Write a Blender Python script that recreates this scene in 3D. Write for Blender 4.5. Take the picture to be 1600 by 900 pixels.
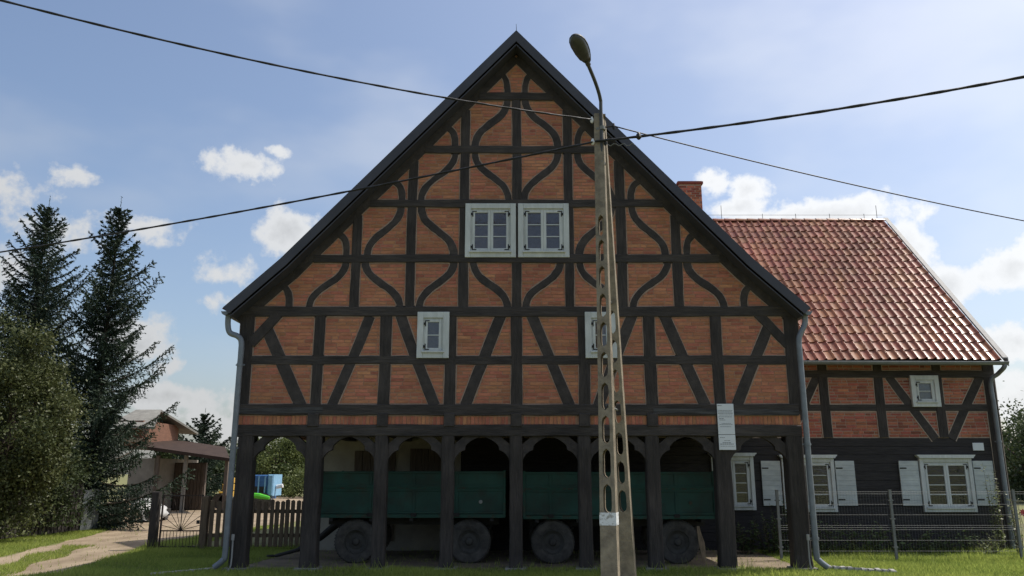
import bpy, math, random
import numpy as np
from mathutils import Vector, Matrix

for o in list(bpy.data.objects):
    bpy.data.objects.remove(o)
scene = bpy.context.scene
R = math.radians
rnd = random.Random(7)

# ------------------------------------------------------------------ camera
F_PX, EYE, TH = 1245.0, 1.65, math.atan(290 / 1245.0)
CT, ST = math.cos(TH), math.sin(TH)
cam_d = bpy.data.cameras.new('camera')
cam_d.sensor_width = 36.0
cam_d.lens = F_PX / 1600 * 36
cam_d.clip_start = 0.1
cam_d.clip_end = 5000
cam = bpy.data.objects.new('camera', cam_d)
scene.collection.objects.link(cam)
cam.location = (0, 0, EYE)
cam.rotation_euler = (R(90) + TH, 0, 0)
scene.camera = cam


def ray(px, py):
    xc, yc = (px - 800) / F_PX, (450 - py) / F_PX
    return xc, CT - yc * ST, ST + yc * CT


def P(px, py, Y):
    """point of the place seen at (px, py) that lies Y metres ahead"""
    x, y, z = ray(px, py)
    t = Y / y
    return Vector((x * t, Y, EYE + z * t))


def G(px, py, Z=0.0):
    x, y, z = ray(px, py)
    t = (Z - EYE) / z
    return Vector((x * t, y * t, Z))


# ------------------------------------------------------------------ sun, sky, exposure
SUN = Vector((0.58, 0.25, 1.0)).normalized()
SUN_EL = math.asin(SUN.z)
SUN_AZ = math.atan2(SUN.x, SUN.y)
sun_d = bpy.data.lights.new('sun', 'SUN')
sun_d.energy = 4.0
sun_d.angle = R(0.55)
sun_d.color = (1.0, 0.94, 0.85)
sun = bpy.data.objects.new('sun', sun_d)
scene.collection.objects.link(sun)
sun.location = (20, 10, 40)
sun.rotation_euler = SUN.to_track_quat('Z', 'Y').to_euler()

world = bpy.data.worlds.new('World')
scene.world = world
world.use_nodes = True
wt = world.node_tree
wt.nodes.clear()
WN = wt.nodes.new


def wl(a, b):
    wt.links.new(a, b)


sky = WN('ShaderNodeTexSky')
sky.sky_type = 'NISHITA'
sky.sun_disc = False
sky.sun_elevation = SUN_EL
sky.sun_rotation = SUN_AZ
sky.air_density = 1.0
sky.dust_density = 2.8
sky.ozone_density = 1.6
bg = WN('ShaderNodeBackground')
bg.inputs['Strength'].default_value = 0.137
wl(sky.outputs[0], bg.inputs['Color'])
tc = WN('ShaderNodeTexCoord')


def vmath(op, a, b=None):
    n = WN('ShaderNodeVectorMath')
    n.operation = op
    if hasattr(a, 'links'):
        wl(a, n.inputs[0])
    else:
        n.inputs[0].default_value = a
    if b is not None:
        if hasattr(b, 'links'):
            wl(b, n.inputs[1])
        else:
            n.inputs[1].default_value = b
    return n


def wmath(op, a, b=None, clamp=False):
    n = WN('ShaderNodeMath')
    n.operation = op
    n.use_clamp = clamp
    for i, v in enumerate((a, b)):
        if v is None:
            continue
        if hasattr(v, 'links'):
            wl(v, n.inputs[i])
        else:
            n.inputs[i].default_value = v
    return n.outputs[0]


wn1 = WN('ShaderNodeTexNoise')
wn1.inputs['Scale'].default_value = 9.0
wn1.inputs['Detail'].default_value = 9.0
wn1.inputs['Roughness'].default_value = 0.62
wl(tc.outputs['Generated'], wn1.inputs['Vector'])
warp = vmath('SCALE', vmath('SUBTRACT', wn1.outputs['Color'], (0.5, 0.5, 0.5)).outputs[0])
warp.inputs['Scale'].default_value = 0.06
wdir = vmath('ADD', tc.outputs['Generated'], warp.outputs[0]).outputs[0]
# cumulus clouds: (pixel x, y seen from here, half-width, half-height, weight)
CLOUDS = [(385, 258, 62, 30, .8), (428, 236, 26, 15, .8), (450, 362, 60, 46, 1.15), (350, 425, 58, 24, .52),
          (8, 300, 44, 36, .6), (95, 272, 44, 16, .5), (85, 365, 66, 24, .5), (215, 358, 62, 24, .72),
          (205, 520, 60, 42, .95), (255, 620, 70, 34, .85), (255, 565, 40, 18, .5), (345, 470, 40, 18, .55), (330, 640, 60, 50, .6),
          (1108, 287, 28, 26, .95), (1166, 295, 36, 26, 1.0), (1270, 343, 160, 30, 1.1), (1150, 330, 50, 26, .9),
          (1412, 385, 50, 52, 1.0), (1475, 450, 52, 44, .95), (1578, 420, 62, 34, 1.15), (1592, 537, 56, 30, 1.1),
          (1600, 620, 90, 55, .75), (1660, 380, 60, 40, 1.0), (-70, 420, 90, 50, .9), (-90, 560, 90, 40, .8),
          (1720, 520, 90, 50, 1.0)]
field = None
for (cx, cy, rx, ry, wgt) in CLOUDS:
    d = Vector(ray(cx, cy)).normalized()
    k = F_PX * 0.95
    sub = vmath('SUBTRACT', wdir, tuple(d))
    mul = vmath('MULTIPLY', sub.outputs[0], (k / rx, k / rx, k / ry))
    ln = vmath('LENGTH', mul.outputs[0])
    v = wmath('SUBTRACT', 1.0, ln.outputs['Value'])
    v = wmath('MULTIPLY', v, wgt)
    field = v if field is None else wmath('MAXIMUM', field, v)
# the same kind of scattered cumulus goes on all round
wn2 = WN('ShaderNodeTexNoise')
wn2.inputs['Scale'].default_value = 3.2
wn2.inputs['Detail'].default_value = 4.0
stretch = vmath('MULTIPLY', tc.outputs['Generated'], (1.0, 1.0, 2.2))
wl(stretch.outputs[0], wn2.inputs['Vector'])
gen = wmath('MULTIPLY', wmath('SUBTRACT', wn2.outputs['Fac'], 0.56), 4.5)
dotv = vmath('DOT_PRODUCT', tc.outputs['Generated'], (0, CT, ST))
away = wmath('MULTIPLY', wmath('SUBTRACT', 0.78, dotv.outputs['Value']), 8.0, True)
gen = wmath('SUBTRACT', wmath('MULTIPLY', wmath('ADD', gen, 1.0), away), 1.0)
field = wmath('MAXIMUM', field, gen)
wn3 = WN('ShaderNodeTexNoise')
wn3.inputs['Scale'].default_value = 26.0
wn3.inputs['Detail'].default_value = 8.0
wn3.inputs['Roughness'].default_value = 0.6
wl(tc.outputs['Generated'], wn3.inputs['Vector'])
fb = wmath('MULTIPLY', wmath('SUBTRACT', wn3.outputs['Fac'], 0.5), 1.8)
dens = wmath('ADD', field, fb)
mr = WN('ShaderNodeMapRange')
mr.interpolation_type = 'SMOOTHSTEP'
mr.inputs['From Min'].default_value = 0.02
mr.inputs['From Max'].default_value = 0.46
wl(dens, mr.inputs['Value'])
wisp = WN('ShaderNodeMapRange')
wisp.interpolation_type = 'SMOOTHSTEP'
wisp.inputs['From Min'].default_value = 0.42
wisp.inputs['From Max'].default_value = 0.72
wisp.inputs['To Max'].default_value = 0.28
wl(wn2.outputs['Fac'], wisp.inputs['Value'])
alpha = wmath('MAXIMUM', wmath('MULTIPLY', mr.outputs[0], 0.93), wisp.outputs[0])
# cloud tone: brighter towards the sun, greyer where dense and low
sd = vmath('DOT_PRODUCT', tc.outputs['Generated'], tuple(SUN))
lit = WN('ShaderNodeMapRange')
lit.inputs['From Min'].default_value = 0.1
lit.inputs['From Max'].default_value = 0.85
lit.inputs['To Min'].default_value = 0.62
lit.inputs['To Max'].default_value = 1.12
wl(sd.outputs['Value'], lit.inputs['Value'])
grey = wmath('MULTIPLY', wmath('SUBTRACT', dens, 0.55), 0.28, True)
tone = wmath('SUBTRACT', lit.outputs[0], grey)
ccol = WN('ShaderNodeCombineColor')
wl(wmath('MULTIPLY', tone, 0.97), ccol.inputs[0])
wl(wmath('MULTIPLY', tone, 0.985), ccol.inputs[1])
wl(tone, ccol.inputs[2])
bg2 = WN('ShaderNodeBackground')
wl(ccol.outputs[0], bg2.inputs['Color'])
bg2.inputs['Strength'].default_value = 0.9
mixw = WN('ShaderNodeMixShader')
wl(alpha, mixw.inputs[0])
wl(bg.outputs[0], mixw.inputs[1])
wl(bg2.outputs[0], mixw.inputs[2])
wout = WN('ShaderNodeOutputWorld')
wl(mixw.outputs[0], wout.inputs['Surface'])

vs = scene.view_settings
vs.view_transform = 'Standard'
vs.look = 'None'
vs.exposure = 0.22
vs.gamma = 1.0
vs.use_curve_mapping = False
scene.cycles.use_denoising = True
scene.cycles.max_bounces = 6
scene.cycles.transparent_max_bounces = 12


# ------------------------------------------------------------------ materials
def new_mat(name):
    m = bpy.data.materials.new(name)
    m.use_nodes = True
    nt = m.node_tree
    return m, nt, nt.nodes['Principled BSDF']


def ramp(nt, src, stops):
    r = nt.nodes.new('ShaderNodeValToRGB')
    els = r.color_ramp.elements
    while len(els) < len(stops):
        els.new(0.5)
    for e, (p, c) in zip(els, stops):
        e.position = p
        e.color = (*c, 1)
    nt.links.new(src, r.inputs[0])
    return r.outputs[0]


def mat(name, c1, c2=None, scale=6.0, rough=0.75, stretch=(1, 1, 1), bump=0.0, bscale=None, metal=0.0, spec=0.35,
        tint=None, detail=6.0, lo=0.35, hi=0.68, coat=0.0, big=None):
    """two-tone noise material; tint = strength of the per-piece 'tint' attribute"""
    m, nt, b = new_mat(name)
    N, L = nt.nodes.new, nt.links.new
    c2 = c2 or tuple(v * 0.7 for v in c1)
    geo = N('ShaderNodeNewGeometry')
    mp = N('ShaderNodeMapping')
    mp.inputs['Scale'].default_value = stretch
    L(geo.outputs['Position'], mp.inputs[0])
    n = N('ShaderNodeTexNoise')
    n.inputs['Scale'].default_value = scale
    n.inputs['Detail'].default_value = detail
    n.inputs['Roughness'].default_value = 0.62
    L(mp.outputs[0], n.inputs['Vector'])
    col = ramp(nt, n.outputs['Fac'], [(lo, c2), (hi, c1)])
    if tint:
        at = N('ShaderNodeAttribute')
        at.attribute_name = 'tint'
        hsv = N('ShaderNodeHueSaturation')
        mrg = N('ShaderNodeMapRange')
        mrg.inputs['To Min'].default_value = 1 - tint
        mrg.inputs['To Max'].default_value = 1 + tint
        L(at.outputs['Fac'], mrg.inputs['Value'])
        L(mrg.outputs[0], hsv.inputs['Value'])
        mrh = N('ShaderNodeMapRange')
        mrh.inputs['To Min'].default_value = 0.488
        mrh.inputs['To Max'].default_value = 0.514
        ml = N('ShaderNodeMath')
        ml.operation = 'FRACT'
        m7 = N('ShaderNodeMath')
        m7.operation = 'MULTIPLY'
        m7.inputs[1].default_value = 7.31
        L(at.outputs['Fac'], m7.inputs[0])
        L(m7.outputs[0], ml.inputs[0])
        L(ml.outputs[0], mrh.inputs['Value'])
        L(mrh.outputs[0], hsv.inputs['Hue'])
        L(col, hsv.inputs['Color'])
        col = hsv.outputs[0]
    if big:
        # broad uneven weathering over many pieces
        nb_ = N('ShaderNodeTexNoise')
        nb_.inputs['Scale'].default_value = big[0]
        nb_.inputs['Detail'].default_value = 4
        L(geo.outputs['Position'], nb_.inputs['Vector'])
        mb_ = N('ShaderNodeMapRange')
        mb_.inputs['From Min'].default_value = 0.3
        mb_.inputs['From Max'].default_value = 0.7
        mb_.inputs['To Min'].default_value = 1 - big[1]
        mb_.inputs['To Max'].default_value = 1 + big[1] * .6
        L(nb_.outputs['Fac'], mb_.inputs['Value'])
        hb = N('ShaderNodeHueSaturation')
        L(mb_.outputs[0], hb.inputs['Value'])
        L(col, hb.inputs['Color'])
        col = hb.outputs[0]
    L(col, b.inputs['Base Color'])
    b.inputs['Roughness'].default_value = rough
    b.inputs['Metallic'].default_value = metal
    b.inputs['Specular IOR Level'].default_value = spec
    if coat:
        b.inputs['Coat Weight'].default_value = coat
    if bump:
        n2 = N('ShaderNodeTexNoise')
        n2.inputs['Scale'].default_value = bscale or scale * 4
        n2.inputs['Detail'].default_value = 5
        L(mp.outputs[0], n2.inputs['Vector'])
        bp = N('ShaderNodeBump')
        bp.inputs['Strength'].default_value = bump
        bp.inputs['Distance'].default_value = 0.02
        L(n2.outputs['Fac'], bp.inputs['Height'])
        L(bp.outputs[0], b.inputs['Normal'])
    return m


def leaf_mat(name, c1, c2, rough=0.6, trans=0.35):
    m, nt, b = new_mat(name)
    N, L = nt.nodes.new, nt.links.new
    at = N('ShaderNodeAttribute')
    at.attribute_name = 'tint'
    col = ramp(nt, at.outputs['Fac'], [(0.0, c2), (1.0, c1)])
    L(col, b.inputs['Base Color'])
    b.inputs['Roughness'].default_value = rough
    b.inputs['Specular IOR Level'].default_value = 0.25
    tr = N('ShaderNodeBsdfTranslucent')
    L(col, tr.inputs['Color'])
    mx = N('ShaderNodeMixShader')
    mx.inputs[0].default_value = trans
    L(b.outputs[0], mx.inputs[1])
    L(tr.outputs[0], mx.inputs[2])
    L(mx.outputs[0], nt.nodes['Material Output'].inputs['Surface'])
    return m


def glass_mat(name, tintc=(0.75, 0.8, 0.85)):
    m, nt, b = new_mat(name)
    N, L = nt.nodes.new, nt.links.new
    tr = N('ShaderNodeBsdfTransparent')
    tr.inputs[0].default_value = (*tintc, 1)
    gl = N('ShaderNodeBsdfGlossy')
    gl.inputs['Roughness'].default_value = 0.03
    n = N('ShaderNodeTexNoise')
    n.inputs['Scale'].default_value = 2.5
    bp = N('ShaderNodeBump')
    bp.inputs['Strength'].default_value = 0.12
    bp.inputs['Distance'].default_value = 0.02
    L(n.outputs['Fac'], bp.inputs['Height'])
    L(bp.outputs[0], gl.inputs['Normal'])
    fr = N('ShaderNodeFresnel')
    fr.inputs['IOR'].default_value = 1.5
    ad = N('ShaderNodeMath')
    ad.operation = 'MULTIPLY_ADD'
    ad.inputs[1].default_value = 1.0
    ad.inputs[2].default_value = 0.03
    L(fr.outputs[0], ad.inputs[0])
    mx = N('ShaderNodeMixShader')
    L(ad.outputs[0], mx.inputs[0])
    L(tr.outputs[0], mx.inputs[1])
    L(gl.outputs[0], mx.inputs[2])
    L(mx.outputs[0], nt.nodes['Material Output'].inputs['Surface'])
    return m


M = {}
M['timber'] = mat('dark_timber', (0.066, 0.056, 0.051), (0.036, 0.031, 0.029), 4, 0.78, (2, 2, 2), 0.5, 24, big=(1.3, .35))
M['timber_v'] = mat('dark_timber_post', (0.060, 0.051, 0.046), (0.031, 0.027, 0.025), 5, 0.8, (5, 5, .6), 0.8, 12, big=(1.3, .35))
M['timber_h'] = mat('dark_timber_beam', (0.068, 0.058, 0.052), (0.033, 0.029, 0.027), 5, 0.78, (.6, 5, 5), 0.8, 12, big=(1.1, .35))
M['weathered'] = mat('weathered_timber', (0.10, 0.10, 0.10), (0.025, 0.024, 0.025), 4, 0.85, (.5, 6, 9), 0.6, 10)
M['barge'] = mat('dark_painted_board', (0.062, 0.064, 0.080), (0.047, 0.049, 0.062), 2, 0.6, (1, 1, 1), 0.05)
M['brick'] = mat('gable_brick', (0.50, 0.21, 0.118), (0.38, 0.150, 0.088), 9, 0.85, (1, 1, 2.5), 0.4, 60, tint=0.24, big=(.9, .17))
M['mortar'] = mat('reddish_mortar', (0.42, 0.25, 0.17), (0.31, 0.18, 0.125), 14, 0.95, bump=0.3)
M['fillet'] = mat('pale_mortar', (0.37, 0.27, 0.21), (0.28, 0.205, 0.165), 16, 0.95, bump=0.3)
M['brick2'] = mat('side_brick', (0.45, 0.155, 0.09), (0.31, 0.105, 0.068), 10, 0.85, (1, 1, 2), 0.4, 60, tint=0.42, big=(1.1, .25))
M['mortar2'] = mat('light_mortar', (0.46, 0.37, 0.30), (0.34, 0.27, 0.22), 14, 0.95, bump=0.3)
M['soldier'] = mat('band_brick', (0.47, 0.19, 0.105), (0.36, 0.14, 0.08), 9, 0.85, (2, 2, 1), 0.3, 60, tint=0.2)
M['tile'] = mat('clay_tile', (0.31, 0.128, 0.074), (0.21, 0.088, 0.056), 8, 0.26, bump=0.03, bscale=40, tint=0.16, spec=0.17, big=(.8, .25))
M['zinc'] = mat('zinc_pipe', (0.20, 0.225, 0.25), (0.15, 0.17, 0.19), 7, 0.5, metal=0.2, spec=0.5)
M['flash'] = mat('pale_metal_flashing', (0.34, 0.34, 0.33), (0.25, 0.25, 0.25), 5, 0.65)
M['white'] = mat('greyish_white_paint', (0.62, 0.65, 0.64), (0.50, 0.53, 0.52), 4, 0.55, (3, 3, .8), bump=0.08, big=(2, .12))
M['shutter'] = mat('pale_grey_paint', (0.55, 0.59, 0.58), (0.42, 0.46, 0.46), 4, 0.6, (1, 1, 3), bump=0.1, big=(2, .15))
M['iron'] = mat('black_iron', (0.02, 0.02, 0.02), (0.012, 0.012, 0.012), 9, 0.5)
M['glass'] = glass_mat('window_glass')
M['blind'] = mat('blue_grey_blind', (0.11, 0.18, 0.40), (0.085, 0.14, 0.32), 4, 0.9)
M['curtain'] = mat('beige_curtain', (0.15, 0.14, 0.11), (0.07, 0.067, 0.055), 2, 0.95, (6, 6, .3))
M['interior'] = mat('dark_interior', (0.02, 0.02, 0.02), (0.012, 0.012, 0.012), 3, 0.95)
M['plaster'] = mat('old_cream_plaster', (0.40, 0.37, 0.31), (0.29, 0.27, 0.23), 2.5, 0.95, bump=0.3)
M['plank_dark'] = mat('tarred_plank', (0.042, 0.038, 0.038), (0.022, 0.020, 0.021), 5, 0.8, (.6, 4, 6), 0.6, 10)
M['concrete'] = mat('pole_concrete', (0.33, 0.28, 0.205), (0.18, 0.152, 0.115), 6, 0.92, bump=0.6, bscale=55)
M['whitepaint'] = mat('flaking_white_paint', (0.72, 0.74, 0.75), (0.34, 0.33, 0.30), 22, 0.8, lo=0.36, hi=0.5)
M['lampgrey'] = mat('lamp_housing', (0.075, 0.08, 0.088), (0.055, 0.06, 0.066), 8, 0.6)
M['lampglass'] = mat('lamp_bowl', (0.075, 0.08, 0.088), (0.05, 0.055, 0.06), 10, 0.3)
M['cable'] = mat('cable_sheath', (0.022, 0.024, 0.028), (0.014, 0.015, 0.018), 9, 0.55)
M['green'] = mat('trailer_green', (0.018, 0.072, 0.056), (0.026, 0.046, 0.035), 3, 0.6, bump=0.1, lo=.3, hi=.55, big=(1.6, .35))
M['greendark'] = mat('trailer_green_worn', (0.022, 0.075, 0.056), (0.06, 0.04, 0.027), 7, 0.7, lo=.3, hi=.5)
M['tyre'] = mat('dusty_tyre', (0.105, 0.098, 0.088), (0.050, 0.047, 0.044), 9, 0.9, bump=0.3)
M['rim'] = mat('dirty_rim', (0.075, 0.073, 0.066), (0.045, 0.043, 0.04), 9, 0.7)
M['chassis'] = mat('chassis_steel', (0.03, 0.03, 0.03), (0.02, 0.018, 0.016), 7, 0.75)
M['rawwood'] = mat('broken_raw_wood', (0.36, 0.27, 0.17), (0.17, 0.13, 0.09), 6, 0.9, (5, 5, .8), 0.4)
M['picket'] = mat('picket_wood', (0.17, 0.125, 0.082), (0.095, 0.07, 0.05), 6, 0.9, (5, 5, .7), 0.4, 14)
M['gate'] = mat('gate_iron', (0.028, 0.024, 0.022), (0.05, 0.03, 0.02), 12, 0.7)
M['sheet'] = mat('galvanised_sheet', (0.30, 0.33, 0.34), (0.20, 0.22, 0.23), 4, 0.55, metal=0.3)
M['pillar'] = mat('cream_render', (0.46, 0.37, 0.28), (0.37, 0.29, 0.22), 3, 0.95, bump=0.2)
M['tarp'] = mat('white_tarpaulin', (0.50, 0.50, 0.48), (0.30, 0.30, 0.29), 3, 0.5, bump=0.5, bscale=6)
M['shedwall'] = mat('shed_boards', (0.15, 0.12, 0.095), (0.085, 0.068, 0.055), 4, 0.9, (5, 5, .6), 0.3)
M['shedpale'] = mat('shed_pale_render', (0.27, 0.25, 0.215), (0.19, 0.175, 0.15), 2, 0.95)
M['shedbrick'] = mat('orange_brick_face', (0.22, 0.11, 0.07), (0.15, 0.075, 0.05), 5, 0.9, (1, 1, 5))
M['shedroof'] = mat('brown_roof_felt', (0.06, 0.042, 0.034), (0.04, 0.028, 0.024), 3, 0.95, spec=0.1)
M['asbestos'] = mat('grey_corrugated_roof', (0.24, 0.235, 0.21), (0.16, 0.155, 0.14), 3, 0.9)
M['blue'] = mat('machine_blue', (0.05, 0.16, 0.38), (0.035, 0.10, 0.25), 6, 0.5)
M['paleblue'] = mat('faded_pale_blue', (0.22, 0.42, 0.60), (0.16, 0.33, 0.5), 6, 0.5)
M['lime'] = mat('lime_green_paint', (0.10, 0.52, 0.035), (0.07, 0.40, 0.03), 6, 0.45)
M['yellow'] = mat('machine_yellow', (0.58, 0.36, 0.05), (0.42, 0.25, 0.04), 6, 0.5)
M['board'] = mat('notice_white', (0.66, 0.70, 0.73), (0.62, 0.66, 0.69), 2, 0.55)
M['print'] = mat('grey_print', (0.20, 0.22, 0.24), (0.16, 0.18, 0.20), 9, 0.7)
M['steel'] = mat('fence_steel', (0.22, 0.225, 0.22), (0.16, 0.165, 0.16), 6, 0.6)
M['bark'] = mat('bark', (0.10, 0.075, 0.055), (0.05, 0.04, 0.03), 8, 0.95, (3, 3, 1), 0.6)
M['stone'] = mat('pale_stone', (0.42, 0.41, 0.38), (0.28, 0.27, 0.25), 9, 0.9, bump=0.5)
M['slab'] = mat('footing_concrete', (0.27, 0.26, 0.24), (0.18, 0.17, 0.16), 6, 0.95, bump=0.4)
M['dirt'] = mat('sandy_track', (0.31, 0.245, 0.168), (0.20, 0.152, 0.10), 0.9, 0.98, (1.6, .7, 1), bump=0.35, bscale=6, detail=10, lo=.38, hi=.62)
M['arcdirt'] = mat('trodden_earth', (0.26, 0.205, 0.14), (0.15, 0.12, 0.085), 2.4, 0.98, bump=0.5, bscale=20, detail=9)
M['soil'] = mat('grassy_ground', (0.16, 0.18, 0.055), (0.15, 0.13, 0.065), 1.1, 0.98, bump=0.5, bscale=14, detail=9)
M['blade'] = leaf_mat('grass_blade', (0.43, 0.49, 0.12), (0.16, 0.235, 0.045), 0.6, 0.55)
M['spruce'] = leaf_mat('spruce_needles', (0.045, 0.072, 0.040), (0.014, 0.028, 0.018), 0.6, 0.15)
M['fruit'] = leaf_mat('fruit_tree_leaf', (0.13, 0.145, 0.055), (0.045, 0.06, 0.022), 0.45, 0.25)
M['willow'] = leaf_mat('willow_leaf', (0.17, 0.20, 0.065), (0.05, 0.075, 0.025), 0.55, 0.35)
M['darkleaf'] = leaf_mat('dark_leaf', (0.075, 0.10, 0.04), (0.025, 0.04, 0.018), 0.55, 0.3)
M['weed'] = leaf_mat('weed_leaf', (0.13, 0.18, 0.07), (0.05, 0.08, 0.03), 0.55, 0.3)
M['vine'] = leaf_mat('pale_vine_leaf', (0.26, 0.29, 0.13), (0.09, 0.12, 0.045), 0.45, 0.35)
M['petal'] = mat('red_petal', (0.5, 0.03, 0.06), (0.4, 0.02, 0.04), 9, 0.6)


# ------------------------------------------------------------------ object helpers
BASE = {}


def link(o):
    scene.collection.objects.link(o)
    return o


def thing(name, label, cat, base, group=None):
    o = bpy.data.objects.new(name, None)
    link(o)
    o.empty_display_size = 0.3
    o.location = base
    BASE[o] = Vector(base)
    tag(o, label, cat, group)
    return o


def tag(o, label=None, cat=None, group=None, kind=None):
    if label:
        o['label'] = label
    if cat:
        o['category'] = cat
    if group:
        o['group'] = group
    if kind:
        o['kind'] = kind
    return o


def obj_from(name, V, Fs, material, parent=None, smooth=False, tint=None, kind=None):
    me = bpy.data.meshes.new(name)
    b = BASE.get(parent, Vector((0, 0, 0)))
    if isinstance(V, np.ndarray):
        V = V - np.array(b)
        nf, k = Fs.shape
        me.vertices.add(len(V))
        me.vertices.foreach_set('co', V.astype(np.float32).ravel())
        me.loops.add(nf * k)
        me.loops.foreach_set('vertex_index', Fs.astype(np.int32).ravel())
        me.polygons.add(nf)
        me.polygons.foreach_set('loop_start', np.arange(0, nf * k, k, dtype=np.int32))
        me.update(calc_edges=True)
    else:
        me.from_pydata([(v[0] - b[0], v[1] - b[1], v[2] - b[2]) for v in V], [], Fs)
    if tint is not None:
        a = me.attributes.new('tint', 'FLOAT', 'POINT')
        a.data.foreach_set('value', np.asarray(tint, dtype=np.float32))
    if smooth:
        me.polygons.foreach_set('use_smooth', [True] * len(me.polygons))
    me.materials.append(M[material])
    me.validate()
    me.update()
    o = bpy.data.objects.new(name, me)
    link(o)
    if parent is not None:
        o.parent = parent
    BASE[o] = b
    if kind:
        o['kind'] = kind
    return o


def place_shared(name, me, loc, parent, scale=(1, 1, 1), rot=(0, 0, 0)):
    o = bpy.data.objects.new(name, me)
    link(o)
    o.parent = parent
    o.location = Vector(loc) - BASE[parent]
    o.scale = scale
    o.rotation_euler = rot
    return o


class MB:
    def __init__(self):
        self.v, self.f, self.t = [], [], []

    def add(self, vs, fs, tint=0.5):
        n = len(self.v)
        self.v += [tuple(v) for v in vs]
        self.f += [tuple(i + n for i in f) for f in fs]
        self.t += [tint] * len(vs)
        return self

    def box(self, x0, x1, y0, y1, z0, z1, tint=0.5, mtx=None):
        vs = [Vector(p) for p in ((x0, y0, z0), (x1, y0, z0), (x1, y1, z0), (x0, y1, z0), (x0, y0, z1), (x1, y0, z1), (x1, y1, z1), (x0, y1, z1))]
        if mtx:
            vs = [mtx @ v for v in vs]
        return self.add(vs, [(0, 3, 2, 1), (4, 5, 6, 7), (0, 1, 5, 4), (1, 2, 6, 5), (2, 3, 7, 6), (3, 0, 4, 7)], tint)

    def cbox(self, x0, x1, y0, y1, z0, z1, c=0.008, tint=0.5):
        """box whose four edges around the front (low y) face are chamfered"""
        vs = [(x0, y1, z0), (x1, y1, z0), (x1, y1, z1), (x0, y1, z1),
              (x0, y0 + c, z0), (x1, y0 + c, z0), (x1, y0 + c, z1), (x0, y0 + c, z1),
              (x0 + c, y0, z0 + c), (x1 - c, y0, z0 + c), (x1 - c, y0, z1 - c), (x0 + c, y0, z1 - c)]
        fs = [(0, 3, 2, 1), (8, 9, 10, 11)]
        for i in range(4):
            j = (i + 1) % 4
            fs += [(i, j, 4 + j, 4 + i), (4 + i, 4 + j, 8 + j, 8 + i)]
        return self.add(vs, fs, tint)

    def prism(self, poly, y0, y1, tint=0.5):
        """polygon in the xz plane extruded from y0 to y1"""
        n = len(poly)
        vs = [(x, y0, z) for x, z in poly] + [(x, y1, z) for x, z in poly]
        fs = [tuple(range(n)), tuple(range(2 * n - 1, n - 1, -1))]
        fs += [(i, i + n, (i + 1) % n + n, (i + 1) % n) for i in range(n)]
        return self.add(vs, fs, tint)

    def tube(self, path, r, n=8, cap=True, tint=0.5):
        path = [Vector(p) for p in path]
        rs = r if isinstance(r, (list, tuple)) else [r] * len(path)
        vs, fs = [], []
        up = Vector((0, 0, 1))
        prev = None
        for i, p in enumerate(path):
            d = (path[min(i + 1, len(path) - 1)] - path[max(i - 1, 0)])
            if d.length < 1e-9:
                d = Vector((0, 0, 1))
            d.normalize()
            if prev is None:
                a = up if abs(d.z) < 0.9 else Vector((1, 0, 0))
                u = d.cross(a).normalized()
            else:
                u = (prev - d * prev.dot(d))
                u = u.normalized() if u.length > 1e-6 else d.orthogonal().normalized()
            prev = u
            w = d.cross(u)
            for k in range(n):
                a = 2 * math.pi * k / n
                vs.append(p + (u * math.cos(a) + w * math.sin(a)) * rs[i])
        for i in range(len(path) - 1):
            for k in range(n):
                fs.append((i * n + k, i * n + (k + 1) % n, (i + 1) * n + (k + 1) % n, (i + 1) * n + k))
        if cap:
            fs.append(tuple(range(n - 1, -1, -1)))
            fs.append(tuple((len(path) - 1) * n + k for k in range(n)))
        return self.add(vs, fs, tint)

    def build(self, name, material, parent=None, smooth=False, tint=False, kind=None):
        return obj_from(name, self.v, self.f, material, parent, smooth, self.t if tint else None, kind)


def smooth_angle(o, deg=40):
    me = o.data
    me.polygons.foreach_set('use_smooth', [True] * len(me.polygons))
    try:
        me.set_sharp_from_angle(angle=R(deg))
    except Exception:
        pass
    return o


def bezier(p0, p1, p2, p3, n):
    out = []
    for i in range(n + 1):
        t = i / n
        a, b, c, d = (1 - t) ** 3, 3 * t * (1 - t) ** 2, 3 * t * t * (1 - t), t ** 3
        out.append((a * p0[0] + b * p1[0] + c * p2[0] + d * p3[0], a * p0[1] + b * p1[1] + c * p2[1] + d * p3[1]))
    return out


def resample(path, step):
    out = [path[0]]
    for a, b in zip(path, path[1:]):
        L = math.hypot(b[0] - a[0], b[1] - a[1])
        n = max(1, int(round(L / step)))
        for i in range(1, n + 1):
            out.append((a[0] + (b[0] - a[0]) * i / n, a[1] + (b[1] - a[1]) * i / n))
    return out


STRIPS = {'g': [], 'w': []}      # timber strips on the gable / the side wall, for leaving out covered bricks
FILLET = {'g': MB(), 'w': MB()}
_off = [0]


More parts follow.
